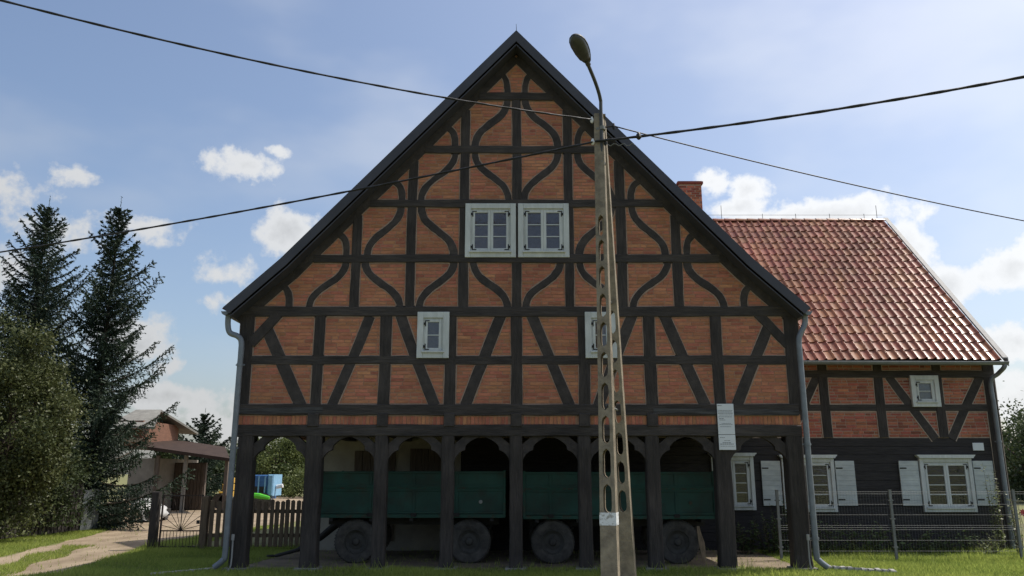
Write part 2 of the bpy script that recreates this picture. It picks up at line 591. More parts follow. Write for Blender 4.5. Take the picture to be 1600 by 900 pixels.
def timber(mb, path, w, yf, yb, jit=0.006, c=0.008, fillet=None, seed=None):
    """hand-hewn timber following a path in the xz plane: chamfered front edges, slightly uneven sides"""
    rr = random.Random(seed if seed is not None else rnd.random())
    _off[0] += 1
    yf = yf - (_off[0] % 9) * 0.0007
    p = path if len(path) > 6 else resample(path, 0.3)
    n = len(p)
    if len(path) == 2 and n > 3:
        bow = rr.uniform(-.011, .011)
        dx, dz = path[1][0] - path[0][0], path[1][1] - path[0][1]
        L = math.hypot(dx, dz)
        p = [(x - dz / L * bow * math.sin(math.pi * i / (n - 1)), z + dx / L * bow * math.sin(math.pi * i / (n - 1))) for i, (x, z) in enumerate(p)]
    rows = []
    jl = jr = 0.0
    for i in range(n):
        a, b = p[max(i - 1, 0)], p[min(i + 1, n - 1)]
        dx, dz = b[0] - a[0], b[1] - a[1]
        L = math.hypot(dx, dz) or 1
        nx, nz = -dz / L, dx / L
        jl = 0.5 * jl + rr.uniform(-jit, jit)
        jr = 0.5 * jr + rr.uniform(-jit, jit)
        hl, hr = w / 2 + jl, w / 2 + jr
        x, z = p[i]
        yj = yf + rr.uniform(-0.002, 0.002)
        rows.append([(x + nx * hl, yb, z + nz * hl), (x + nx * hl, yj + c, z + nz * hl), (x + nx * (hl - c), yj, z + nz * (hl - c)),
                     (x - nx * (hr - c), yj, z - nz * (hr - c)), (x - nx * hr, yj + c, z - nz * hr), (x - nx * hr, yb, z - nz * hr)])
    vs = [v for r in rows for v in r]
    fs = []
    for i in range(n - 1):
        for k in range(5):
            fs.append((i * 6 + k, i * 6 + k + 1, (i + 1) * 6 + k + 1, (i + 1) * 6 + k))
    fs.append(tuple(range(5, -1, -1)))
    fs.append(tuple((n - 1) * 6 + k for k in range(6)))
    mb.add(vs, fs)
    if fillet:
        STRIPS[fillet].append((p, w))
        fm = FILLET[fillet]
        yq = (D_G if fillet == 'g' else D_W) - 0.0045 - (_off[0] % 7) * 0.0004
        hw = w / 2 + (0.016 if fillet == 'g' else 0.02)
        vs, fs = [], []
        for i in range(n):
            a, b = p[max(i - 1, 0)], p[min(i + 1, n - 1)]
            dx, dz = b[0] - a[0], b[1] - a[1]
            L = math.hypot(dx, dz) or 1
            nx, nz = -dz / L, dx / L
            h1, h2 = hw + rr.uniform(-.004, .004), hw + rr.uniform(-.004, .004)
            vs += [(p[i][0] + nx * h1, yq + 0.02, p[i][1] + nz * h1), (p[i][0] + nx * h1, yq, p[i][1] + nz * h1),
                   (p[i][0] - nx * h2, yq, p[i][1] - nz * h2), (p[i][0] - nx * h2, yq + 0.02, p[i][1] - nz * h2)]
        for i in range(n - 1):
            for k in range(3):
                fs.append((i * 4 + k, i * 4 + k + 1, (i + 1) * 4 + k + 1, (i + 1) * 4 + k))
        fm.add(vs, fs)
    return mb


def covered(x, z, key, margin):
    for p, w in STRIPS[key]:
        h = w / 2 - margin
        if h <= 0:
            continue
        for a, b in zip(p, p[1:]):
            dx, dz = b[0] - a[0], b[1] - a[1]
            L2 = dx * dx + dz * dz or 1e-9
            t = max(0, min(1, ((x - a[0]) * dx + (z - a[1]) * dz) / L2))
            if (x - a[0] - dx * t) ** 2 + (z - a[1] - dz * t) ** 2 < h * h:
                return True
    return False


# ------------------------------------------------------------------ ground
D_G = 14.70      # front face of the gable wall
D_W = 18.40      # front face of the side wall
g = MB()
g.add([(-900, -300, 0), (900, -300, 0), (900, 2500, 0), (-900, 2500, 0)], [(0, 1, 2, 3)])
tag(g.build('ground', 'soil'), kind='structure')


def sheet(name, pts, z, material, step=0.5, jit=0.09, seed=1):
    """flat sheet with an uneven outline"""
    rr = random.Random(seed)
    p = resample(pts + [pts[0]], step)[:-1]
    p = [(x + rr.uniform(-jit, jit), y + rr.uniform(-jit, jit)) for x, y in p]
    m = MB()
    m.add([(x, y, z) for x, y in p], [tuple(range(len(p)))])
    return tag(m.build(name, material), kind='structure')


gp = lambda px, py: (G(px, py).x, G(px, py).y)
# sandy farm track coming in from the lower left and passing the gate
TRACK = [(-17, 9.5), (-9.6, 12.5), gp(95, 896), gp(150, 878), gp(205, 862), gp(232, 852), (-8.6, 21), (-8.2, 24), (-7.6, 30), (-8.5, 42),
         (-17, 42), (-17.5, 31), gp(190, 822), gp(140, 838), gp(60, 856), gp(0, 871), (-13.2, 14.5), (-18, 12.5)]
sheet('driveway', TRACK, 0.004, 'dirt', 0.5, 0.12, 3)
sheet('yard', [(-17, 29.5), (-3, 29.5), (-3, 60), (-24, 60), (-24, 40)], 0.008, 'dirt', 1, 0.2, 4)
sheet('arcade_floor', [(-5.15, 14.62), (5.35, 14.62), (5.75, 15.6), (5.5, 18.3), (-4.5, 18.3), (-5.2, 16.5)], 0.012, 'arcdirt', 0.4, 0.07, 5)


def grass(name, regions, dens, h, label, seed, excl=None):
    rs = np.random.RandomState(seed)
    allp = []
    for (x0, x1, y0, y1, dm) in regions:
        n = int((x1 - x0) * (y1 - y0) * dens * dm)
        allp.append(np.stack([rs.uniform(x0, x1, n), rs.uniform(y0, y1, n)], 1))
    pts = np.concatenate(allp)
    if excl is not None:
        pts = pts[~excl(pts)]
    n = len(pts)
    # patchy height and tone
    patch = 0.5 + 0.25 * np.sin(pts[:, 0] * 2.1 + 1.3 * np.sin(pts[:, 1] * 1.7)) + 0.25 * np.sin(pts[:, 1] * 3.3 + pts[:, 0] * 1.1)
    hh = h * (0.45 + 0.55 * rs.rand(n)) * (0.6 + 0.7 * patch)
    a = rs.uniform(0, 2 * np.pi, n)
    lean = rs.uniform(0.15, 0.9, n) * hh
    la = rs.uniform(0, 2 * np.pi, n)
    w = 0.004 + 0.005 * rs.rand(n)
    V = np.zeros((n, 3, 3))
    V[:, 0, 0] = pts[:, 0] - w * np.cos(a)
    V[:, 0, 1] = pts[:, 1] - w * np.sin(a)
    V[:, 1, 0] = pts[:, 0] + w * np.cos(a)
    V[:, 1, 1] = pts[:, 1] + w * np.sin(a)
    V[:, 2, 0] = pts[:, 0] + lean * np.cos(la)
    V[:, 2, 1] = pts[:, 1] + lean * np.sin(la)
    V[:, 2, 2] = hh
    V = V.reshape(-1, 3)
    Fs = np.arange(n * 3).reshape(-1, 3)
    tn = np.clip(0.25 + 0.5 * patch + rs.normal(0, 0.22, n), 0, 1)
    o = obj_from(name, V, Fs, 'blade', None, False, np.repeat(tn, 3))
    return tag(o, label, 'grass', kind='stuff')


def poly_mask(poly):
    px = np.array([p[0] for p in poly])
    py = np.array([p[1] for p in poly])

    def f(pts):
        inside = np.zeros(len(pts), bool)
        j = len(px) - 1
        for i in range(len(px)):
            c = ((py[i] > pts[:, 1]) != (py[j] > pts[:, 1])) & (pts[:, 0] < (px[j] - px[i]) * (pts[:, 1] - py[i]) / (py[j] - py[i] + 1e-12) + px[i])
            inside ^= c
            j = i
        return inside
    return f


trk = poly_mask(TRACK)
arc = poly_mask([(-4.9, 14.9), (5.15, 14.9), (5.3, 18.4), (-4.6, 18.4)])
ruts = np.random.RandomState(5)


def lawn_excl(p):
    on = trk(p)
    # a grassy strip is left between the wheel ruts near the front
    mid = np.abs(p[:, 0] + 9.3 + (p[:, 1] - 16.3) * 0.25) < 0.30 + 0.12 * np.sin(p[:, 1] * 2.3)
    keep = on & mid & (p[:, 1] < 19.5)
    thin = ruts.rand(len(p)) < 0.012
    a2 = arc(p) & (ruts.rand(len(p)) < 0.97)
    return (on & ~keep & ~thin) | a2


grass('lawn_grass', [(-13.5, 6, 13.4, 19.2, 1.0), (5.2, 14.5, 13.4, 18.3, 1.5), (-13.5, -7.5, 19.2, 27, .6)], 1500, 0.085,
      'short lawn grass around the house and along the track', 11, lawn_excl)

grass('tall_grass', [(5.6, 14.5, 16.15, 16.5, 1), (5.6, 11, 17.2, 18.2, .5), (-8.2, -4.7, 18.4, 18.75, 1), (-5.2, 5.5, 14.40, 14.62, .45), (-13.6, -12.6, 14, 24, .5)], 420, 0.24,
      'taller grass tufts along the fences and post feet', 12, lambda p: (np.sin(p[:, 0] * 5.1) + np.sin(p[:, 0] * 2.3 + p[:, 1]) < -.2))

# ------------------------------------------------------------------ THE HOUSE
XC = P(807, 400, D_G).x
house = thing('half_timbered_house', 'large half-timbered brick house with arcaded gable front and red tiled side roof', 'house', (XC, 16.5, 0))


def gx(px, py):
    p = P(px, py, D_G)
    return (p.x, p.z)


def wx(px, py):
    p = P(px, py, D_W)
    return (p.x, p.z)


# roof outline of the gable, seen edge-on (front plane 14.4 m away)
EY = 14.40
apex = (XC, P(807, 53, EY).z)
kl, el = P(440, 408, EY), P(352, 483, EY)
OUT = [(el.x, el.z), (kl.x, kl.z), apex, (2 * XC - kl.x, kl.z), (2 * XC - el.x, el.z)]


def offset(d):
    """outline moved inwards by d"""
    segs = []
    for a, b in zip(OUT, OUT[1:]):
        dx, dz = b[0] - a[0], b[1] - a[1]
        L = math.hypot(dx, dz)
        nx, nz = dz / L, -dx / L
        segs.append(((a[0] + nx * d, a[1] + nz * d), (b[0] + nx * d, b[1] + nz * d)))
    pts = [segs[0][0]]
    for s, t in zip(segs, segs[1:]):
        (x1, y1), (x2, y2) = s
        (x3, y3), (x4, y4) = t
        den = (x1 - x2) * (y3 - y4) - (y1 - y2) * (x3 - x4)
        k = ((x1 - x3) * (y3 - y4) - (y1 - y3) * (x3 - x4)) / den
        pts.append((x1 + k * (x2 - x1), y1 + k * (y2 - y1)))
    pts.append(segs[-1][1])
    return pts


def band(d0, d1, y0, y1, name, material, half=None):
    a, b = offset(d0), offset(d1)
    if half == 'l':
        a, b = a[:3], b[:3]
    if half == 'r':
        a, b = a[2:], b[2:]
    m = MB()
    for i in range(len(a) - 1):
        poly = [a[i], a[i + 1], b[i + 1], b[i]]
        m.prism(poly, y0, y1)
    return m.build(name, material, house)


YR1 = 24.6
for h in 'lr':
    band(-0.03, 0.135, 14.33, 14.357, 'barge_board', 'barge', h)
    band(0.165, 0.185, 14.358, 14.69, 'soffit_board', 'barge', h)
    band(0.004, 0.05, 14.37, YR1, 'roof_deck', 'shedroof', h)
# narrow tiles along the visible edge of the roof, and rows over the whole slope (one part: seen only edge-on)
m = MB()
for side in (-1, 1):
    pts = [(XC + side * (p[0] - XC), p[1]) for p in (OUT[4], OUT[3], OUT[2])]
    for (a, b) in zip(pts, pts[1:]):
        L = math.hypot(b[0] - a[0], b[1] - a[1])
        n = int(L / 0.33)
        dx, dz = (b[0] - a[0]) / L, (b[1] - a[1]) / L
        nx, nz = (-dz, dx) if side > 0 else (dz, -dx)
        if nz < 0:
            nx, nz = -nx, -nz
        for i in range(n):
            s0, s1 = i * L / n - 0.03, (i + 1) * L / n
            q = [(a[0] + dx * s0 + nx * .022, a[1] + dz * s0 + nz * .022), (a[0] + dx * s1, a[1] + dz * s1),
                 (a[0] + dx * s1 + nx * .012, a[1] + dz * s1 + nz * .012), (a[0] + dx * s0 + nx * .038, a[1] + dz * s0 + nz * .038)]
            m.prism(q, 14.36, YR1, 0.5)
m.build('tile_course', 'tile', house, tint=True, kind='stuff')
m = MB()
m.tube([(XC, 14.345, apex[1] + 0.0), (XC, YR1, apex[1] + 0.0)], 0.035, 8)
m.build('ridge_cap', 'barge', house)
m = MB()
m.tube([(XC + .01, 14.5, apex[1]), (XC, 14.5, apex[1] + 0.28)], [0.008, 0.004], 5)
m.build('lightning_rod', 'iron', house)

# --- timbers of the gable
YT = D_G - 0.020
inner = offset(0.255)


def g_timber(name, path, w, dy=0.0, material='timber', jit=0.008, fil=True):
    m = MB()
    timber(m, path, w * rnd.uniform(.94, 1.06), YT - dy, D_G + 0.16, jit, 0.010, 'g' if fil else None)
    return m.build(name, material, house)


for side in (-1, 1):
    pts = [inner[2], inner[1], inner[0]] if side < 0 else [inner[2], inner[3], inner[4]]
    g_timber('rafter', pts, 0.17, 0.006)


def rafter_x(z, d=0.30):
    """x (left side) where the inside of the rafter is at height z"""
    o = offset(d)
    (x0, z0), (x1, z1), (x2, z2) = o[0], o[1], o[2]
    if z > z1:
        return x1 + (z - z1) / (z2 - z1) * (x2 - x1)
    return x0 + (z - z0) / (z1 - z0) * (x1 - x0)


def both(name, path, w, dy, material='timber'):
    g_timber(name, path, w, dy, material)
    g_timber(name, [(2 * XC - x, z) for x, z in path], w, dy, material)


LV = [487, 404.5, 318.5, 234.5, 152]
for i, py in enumerate(LV):
    z = gx(807, py)[1]
    w = 0.19 if i == 0 else 0.165
    xl = rafter_x(z) if i else P(378, 487, D_G).x
    g_timber('tie_beam' if i == 0 else 'collar_beam', [(xl, z), (2 * XC - xl, z)], w, 0.012, 'timber_h')
zl = [gx(807, p)[1] for p in LV]
# gable posts
for px, top in ((555, None), (641.5, None), (724, None)):
    x = gx(px, 440)[0]
    o = offset(0.30)
    (x1, z1), (x2, z2) = o[1], o[2]
    zt = z1 + (x - x1) / (x2 - x1) * (z2 - z1)
    both('gable_post', [(x, zl[0] + .05), (x, zt)], 0.175, 0.003, 'timber_v')
g_timber('gable_post', [(XC, zl[0] + .05), (XC, zl[4] - .02)], 0.175, 0.003, 'timber_v')


def ogee(pa, pb, name='curved_brace'):
    a, b = gx(*pa), gx(*pb)
    h = b[1] - a[1]
    path = bezier(a, (a[0], a[1] + h * .50), (b[0], b[1] - h * .50), b, 14)
    both(name, path, 0.135, -0.006)


def arcb(pa, pb):
    a, b = gx(*pa), gx(*pb)
    h = b[1] - a[1]
    path = bezier(a, (a[0], a[1] + h * .5), (a[0] - .02, a[1] + h * .85), b, 8)
    both('curved_brace', path, 0.125, -0.006)


ogee((483, 482), (541, 408))
ogee((625, 482), (571, 408))
ogee((655, 482), (709, 408))
ogee((793, 482), (739, 408))
ogee((574, 400), (627, 322))
ogee((709, 400), (658, 322))
ogee((658, 314), (712, 238))
ogee((795, 314), (742, 238))
ogee((742, 230), (793, 155))
arcb((452, 480), (436, 445))
arcb((541, 399), (520, 363))
arcb((628, 314), (608, 281))
arcb((711, 230), (692, 196))
arcb((793, 148), (778, 113))
# --- upper storey
z_mid, z_sill = gx(807, 562.5)[1], gx(807, 640)[1]
xL, xR = gx(381, 560)[0], gx(1234, 560)[0]
g_timber('corner_post', [(gx(383, 560)[0], z_sill), (gx(383, 560)[0], zl[0] + .02)], 0.27, 0.004, 'timber_v')
g_timber('corner_post', [(gx(1239, 560)[0], z_sill), (gx(1239, 560)[0], zl[0] + .02)], 0.27, 0.004, 'timber_v')
for px in (495, 600, 703, 807, 913, 1018, 1123.5):
    x = gx(px, 600)[0]
    g_timber('wall_post', [(x, z_sill), (x, zl[0])], 0.205, 0.003, 'timber_v')
g_timber('middle_rail', [(xL, z_mid), (xR, z_mid)], 0.165, 0.000, 'timber_h')
g_timber('sill_beam', [(gx(372, 640)[0], z_sill), (gx(1247, 640)[0], z_sill)], 0.195, 0.014, 'timber_h')
for a, b in (((578.5, 494), (519, 634)), ((626, 492), (679, 634)), ((783, 492), (727, 634)),
             ((830, 491), (890, 634)), ((988, 492), (935, 634)), ((1037, 491), (1102, 634))):
    g_timber('diagonal_brace', [gx(*a), gx(*b)], 0.195, -0.004, 'timber')
for a, b in (((417, 514), (470, 634)), ((1200, 511), (1152, 634))):
    g_timber('diagonal_brace', [gx(*a), gx(*b)], 0.20, -0.005, 'timber')
for a, b in (((392, 537), (436, 491)), ((1231, 539), (1183, 490))):
    g_timber('knee_brace', [gx(*a), gx(*b)], 0.19, 0.008, 'timber')
# weathered pale streak pieces on the sill beam ends
for a, b in (((372, 643), (505, 641)), ((1020, 642), (1247, 645))):
    m = MB()
    timber(m, [gx(*a), gx(*b)], 0.10, YT - 0.024, YT, 0.01, 0.004)
    m.build('weathered_board', 'weathered', house)

# --- wall slab (mortar) behind the bricks
o2 = offset(0.20)
zb0 = gx(807, 666)[1]
m = MB()
xl0, xr0 = gx(376, 600)[0], gx(1245, 600)[0]
m.prism([(xl0, zb0), (xr0, zb0), (xr0, o2[4][1] + .25), o2[3], o2[2], o2[1], (xl0, o2[0][1] + .25)], D_G + 0.007, D_G + 0.24)
gable_wall = m.build('gable_wall', 'mortar', house)
WIN_G = [(727, 319, 806, 403), (809.5, 319, 889, 403), (652, 488, 702, 560), (914, 488, 963, 560)]
win_rects = []
for (a, b, c, d) in WIN_G:
    p, q = gx(a, d), gx(c, b)
    xa = gx(a, (b + d) / 2)[0]
    xb = gx(c, (b + d) / 2)[0]
    win_rects.append((xa, xb, p[1], q[1]))


def outline_x(z):
    return rafter_x(z, 0.24) if z > o2[0][1] + .3 else xl0 + .05


def brick_field(key, x0f, x1f, z0, z1, course, length, yf, rects, seed, joint):
    """list of (x0,x1,z0,z1,dy,tint) for bricks that show between the timbers"""
    rr = random.Random(seed)
    out = []
    z = z0
    k = 0
    while z < z1:
        xa, xb = x0f(z), x1f(z)
        x = xa - rr.uniform(0, length) - (length / 2 if k % 2 else 0)
        while x < xb:
            L = length * rr.choice((1, 1, 1, 1, .96, 1.04, .5))
            b0, b1 = max(x, xa), min(x + L - joint, xb)
            if b1 - b0 > 0.03:
                zc, q = z + course / 2, []
                for fx in (0.02, .25, .5, .75, .98):
                    for fz in (.1, .9):
                        q.append((b0 + (b1 - b0) * fx, z + course * fz))
                hid = all(covered(a, b, key, 0.004) or any(r[0] < a < r[1] and r[2] < b < r[3] for r in rects) for a, b in q)
                if not hid:
                    t = min(1, max(0, rr.gauss(.5, .22)))
                    out.append((b0, b1, z + rr.uniform(-.002, .002), z + course - joint + rr.uniform(-.002, .002), rr.uniform(-.0025, .003), t))
            x += L
        z += course
        k += 1
    return out


TINTED = {}


def tinted_box(material, t):
    """unit brick meshes in a few shades, shared between the brick objects"""
    i = min(9, int(t * 10))
    key = (material, i)
    if key not in TINTED:
        mb = MB().cbox(-.5, .5, 0, 1, -.5, .5, 0.06, (i + .5) / 10)
        me = bpy.data.meshes.new('brick')
        me.from_pydata(mb.v, [], mb.f)
        a = me.attributes.new('tint', 'FLOAT', 'POINT')
        a.data.foreach_set('value', mb.t)
        me.materials.append(M[material])
        TINTED[key] = me
    return TINTED[key]


def lay_bricks(bricks, n_obj, parent, material, yf, stuff_name, score):
    order = sorted(range(len(bricks)), key=lambda i: -score(bricks[i]))
    single = set(order[:n_obj])
    mb = MB()
    for i, (a, b, c, d, dy, t) in enumerate(bricks):
        if i in single:
            place_shared('brick', tinted_box(material, t), ((a + b) / 2, yf + dy, (c + d) / 2), parent, (b - a, 0.06, d - c))
        else:
            n = len(mb.v)
            y0, y1, e = yf + dy, yf + 0.05, 0.004
            mb.add([(a, y1, c), (b, y1, c), (b, y1, d), (a, y1, d), (a + e, y0, c + e), (b - e, y0, c + e), (b - e, y0, d - e), (a + e, y0, d - e)],
                   [(4, 5, 6, 7), (0, 1, 5, 4), (1, 2, 6, 5), (2, 3, 7, 6), (3, 0, 4, 7)], t)
    if mb.v:
        mb.build(stuff_name, material, parent, tint=True, kind='stuff')


bricks = brick_field('g', outline_x, lambda z: 2 * XC - outline_x(z), z_sill + .05, apex[1] - .55, 0.066, 0.245, D_G, win_rects, 21, 0.009)
full = lambda b: (b[1] - b[0]) * 4 + (1.0 if not covered((b[0] + b[1]) / 2, (b[2] + b[3]) / 2, 'g', -.14) else 0) - abs(b[2] - 4.0) * .03
lay_bricks(bricks, 160, gable_wall, 'brick', D_G, 'brickwork', full)
print('gable bricks', len(bricks))
FILLET['g'].build('mortar_fillet', 'fillet', gable_wall, kind='stuff')

# --- band of upright bricks and the joist ends under the sill beam
zA, zB = gx(807, 665)[1] + .012, gx(807, 650)[1]
rr = random.Random(4)
JX = [gx(px, 656)[0] for px in (490, 598, 702, 806.5, 913, 1019, 1128)]
x = gx(372, 657)[0] + .02
xe = gx(1250, 657)[0]
band_b = []
while x < xe:
    w = 0.068 + rr.uniform(-.004, .004)
    if not any(abs(x + w / 2 - j) < .12 for j in JX):
        band_b.append((x, x + w - .010, zA + .004, zB - .002 + .03, rr.uniform(-.006, .003), min(1, max(0, rr.gauss(.5, .25)))))
    x += w
lay_bricks(band_b, 120, gable_wall, 'soldier', D_G + 0.001, 'brick_band', lambda b: b[1] - b[0])
for jx in JX:
    m = MB()
    m.cbox(jx - .10, jx + .10, D_G - 0.06, D_G + .3, zA - .03, zB + .045, 0.01)
    m.build('joist_end', 'timber', house)

# --- arcade: beam, posts, arched braces
zq = gx(807, 673)[1]
m = MB()
timber(m, [(gx(368, 673)[0], zq), (gx(1252, 673)[0], zq)], 0.205, D_G - 0.035, D_G + 0.22, 0.008, 0.012)
m.build('arcade_beam', 'timber_h', house)
POSTS = [(369, .285), (480, .285), (589, .235), (696.5, .23), (806.5, .235), (917, .235), (1027, .245), (1140, .285), (1257, .30)]
PX = []
for i, (px, w) in enumerate(POSTS):
    p = G(px, 890)
    x = px_x = (px - 800) / F_PX * (D_G / ray(px, 890)[1])
    PX.append((x, w))
    m = MB()
    ys = [0.0, .25, .6, 1.0, 1.4, 1.8, 2.1, zq - .09]
    rr = random.Random(i)
    vs, fs = [], []
    for k, z in enumerate(ys):
        e = .012 if k == 0 else 0
        j = [rr.uniform(-.007, .007) for _ in range(4)]
        hx, y0, y1, c = w / 2 + e, D_G - .03 - e, D_G - .03 + w, .022
        a, b = x - hx + j[0], x + hx + j[1]
        f = y0 + j[2]
        vs += [(a + c, f, z), (b - c, f, z), (b, f + c, z), (b, y1 - c, z), (b - c, y1, z), (a + c, y1, z), (a, y1 - c, z), (a, f + c, z)]
    for k in range(len(ys) - 1):
        for q in range(8):
            fs.append((k * 8 + q, k * 8 + (q + 1) % 8, (k + 1) * 8 + (q + 1) % 8, (k + 1) * 8 + q))
    fs.append(tuple(range(7, -1, -1)))
    fs.append(tuple((len(ys) - 1) * 8 + q for q in range(8)))
    m.add(vs, fs)
    m.build('arcade_post', 'timber_v', house)
    m = MB()
    s = w / 2 + .09
    pts = [(-s, -s * .8), (s * .9, -s), (s, s * .8), (-s * .85, s)]
    m.add([(x + a, D_G + .1 + b, 0) for a, b in pts] + [(x + a * .94, D_G + .1 + b * .94, .045) for a, b in pts],
          [(7, 6, 5, 4), (0, 1, 5, 4), (1, 2, 6, 5), (2, 3, 7, 6), (3, 0, 4, 7)])
    m.build('post_footing', 'slab', house)
zt = zq - 0.1005
zs = lambda py: gx(807, py)[1]
for (xa, wa), (xb, wb) in zip(PX, PX[1:]):
    l, r = xa + wa / 2 - .02, xb - wb / 2 + .02
    hw = (r - l) / 2
    k = hw / (44.5 / 84.7)
    prof = [(0, 730), (.6, 724), (3, 716), (7, 710), (12, 705.5), (18, 703), (18.8, 697), (21.5, 693.5), (25.5, 690), (32, 686), (38, 683.6), (44.5, 682.3)]
    for side in (0, 1):
        poly = [(a / 84.7 * k, zs(b)) for a, b in prof]
        poly[-1] = (hw - .0015, zs(682.3))
        poly += [(hw - .0015, zt), (.19 * k, zt), (.12 * k, zt - .055), (0, zt - .15)]
        pts = [(l + a, b) for a, b in poly] if side == 0 else [(r - a, b) for a, b in poly][::-1]
        m = MB()
        m.prism(pts, D_G + .02, D_G + .13)
        m.build('arched_brace', 'timber', house)
# arcade ceiling: boards on joists, and the walls of the storey above
m = MB()
for i in range(18):
    a = D_G + .23 + i * .205
    m.box(-5.0, 5.15, a, a + .197, 2.52 + (i % 3) * .003, 2.55)
m.build('ceiling_boards', 'plank_dark', house, kind='stuff')
for jx in JX:
    m = MB()
    m.box(jx - .09, jx + .09, D_G + .24, D_W - .01, 2.36, 2.517)
    m.build('ceiling_joist', 'timber', house)
for sx in (-1, 1):
    xs = -5.02 if sx < 0 else 5.17
    m = MB()
    m.box(min(xs, xs + sx * .12), max(xs, xs + sx * .12), D_G + .245, YR1 if sx < 0 else D_W, 2.45, 4.62)
    m.build('gable_side_wall', 'mortar', house)
m = MB()
m.prism([(-5.0, 0), (5.1, 0), (5.1, 4.6), (XC, apex[1] - .15), (-5.0, 4.6)], YR1 - .3, YR1 - .06)
m.build('rear_wall', 'mortar', house)

# --- back wall of the arcade (front wall of the house behind it)
xa = -4.62
m = MB()
m.box(xa, -1.15, D_W, D_W + .25, 0, 2.6)
m.build('arcade_back_wall', 'plaster', house)
m = MB()
m.box(xa, xa + .2, D_W + .252, YR1 - .31, 0, 4.4)
m.build('left_end_wall', 'plaster', house)
# boarded door panels above the trailers in the back wall
for (a, b, z0, z1) in ((-3.55, -2.62, 0.2, 2.15), (-2.3, -1.6, 1.2, 2.2)):
    m = MB()
    n = 5
    for i in range(n):
        w = (b - a) / n
        m.cbox(a + i * w, a + (i + 1) * w - .008, D_W - .03, D_W - .003, z0, z1, .006)
    m.build('boarded_door', 'shedwall', house, kind='stuff')

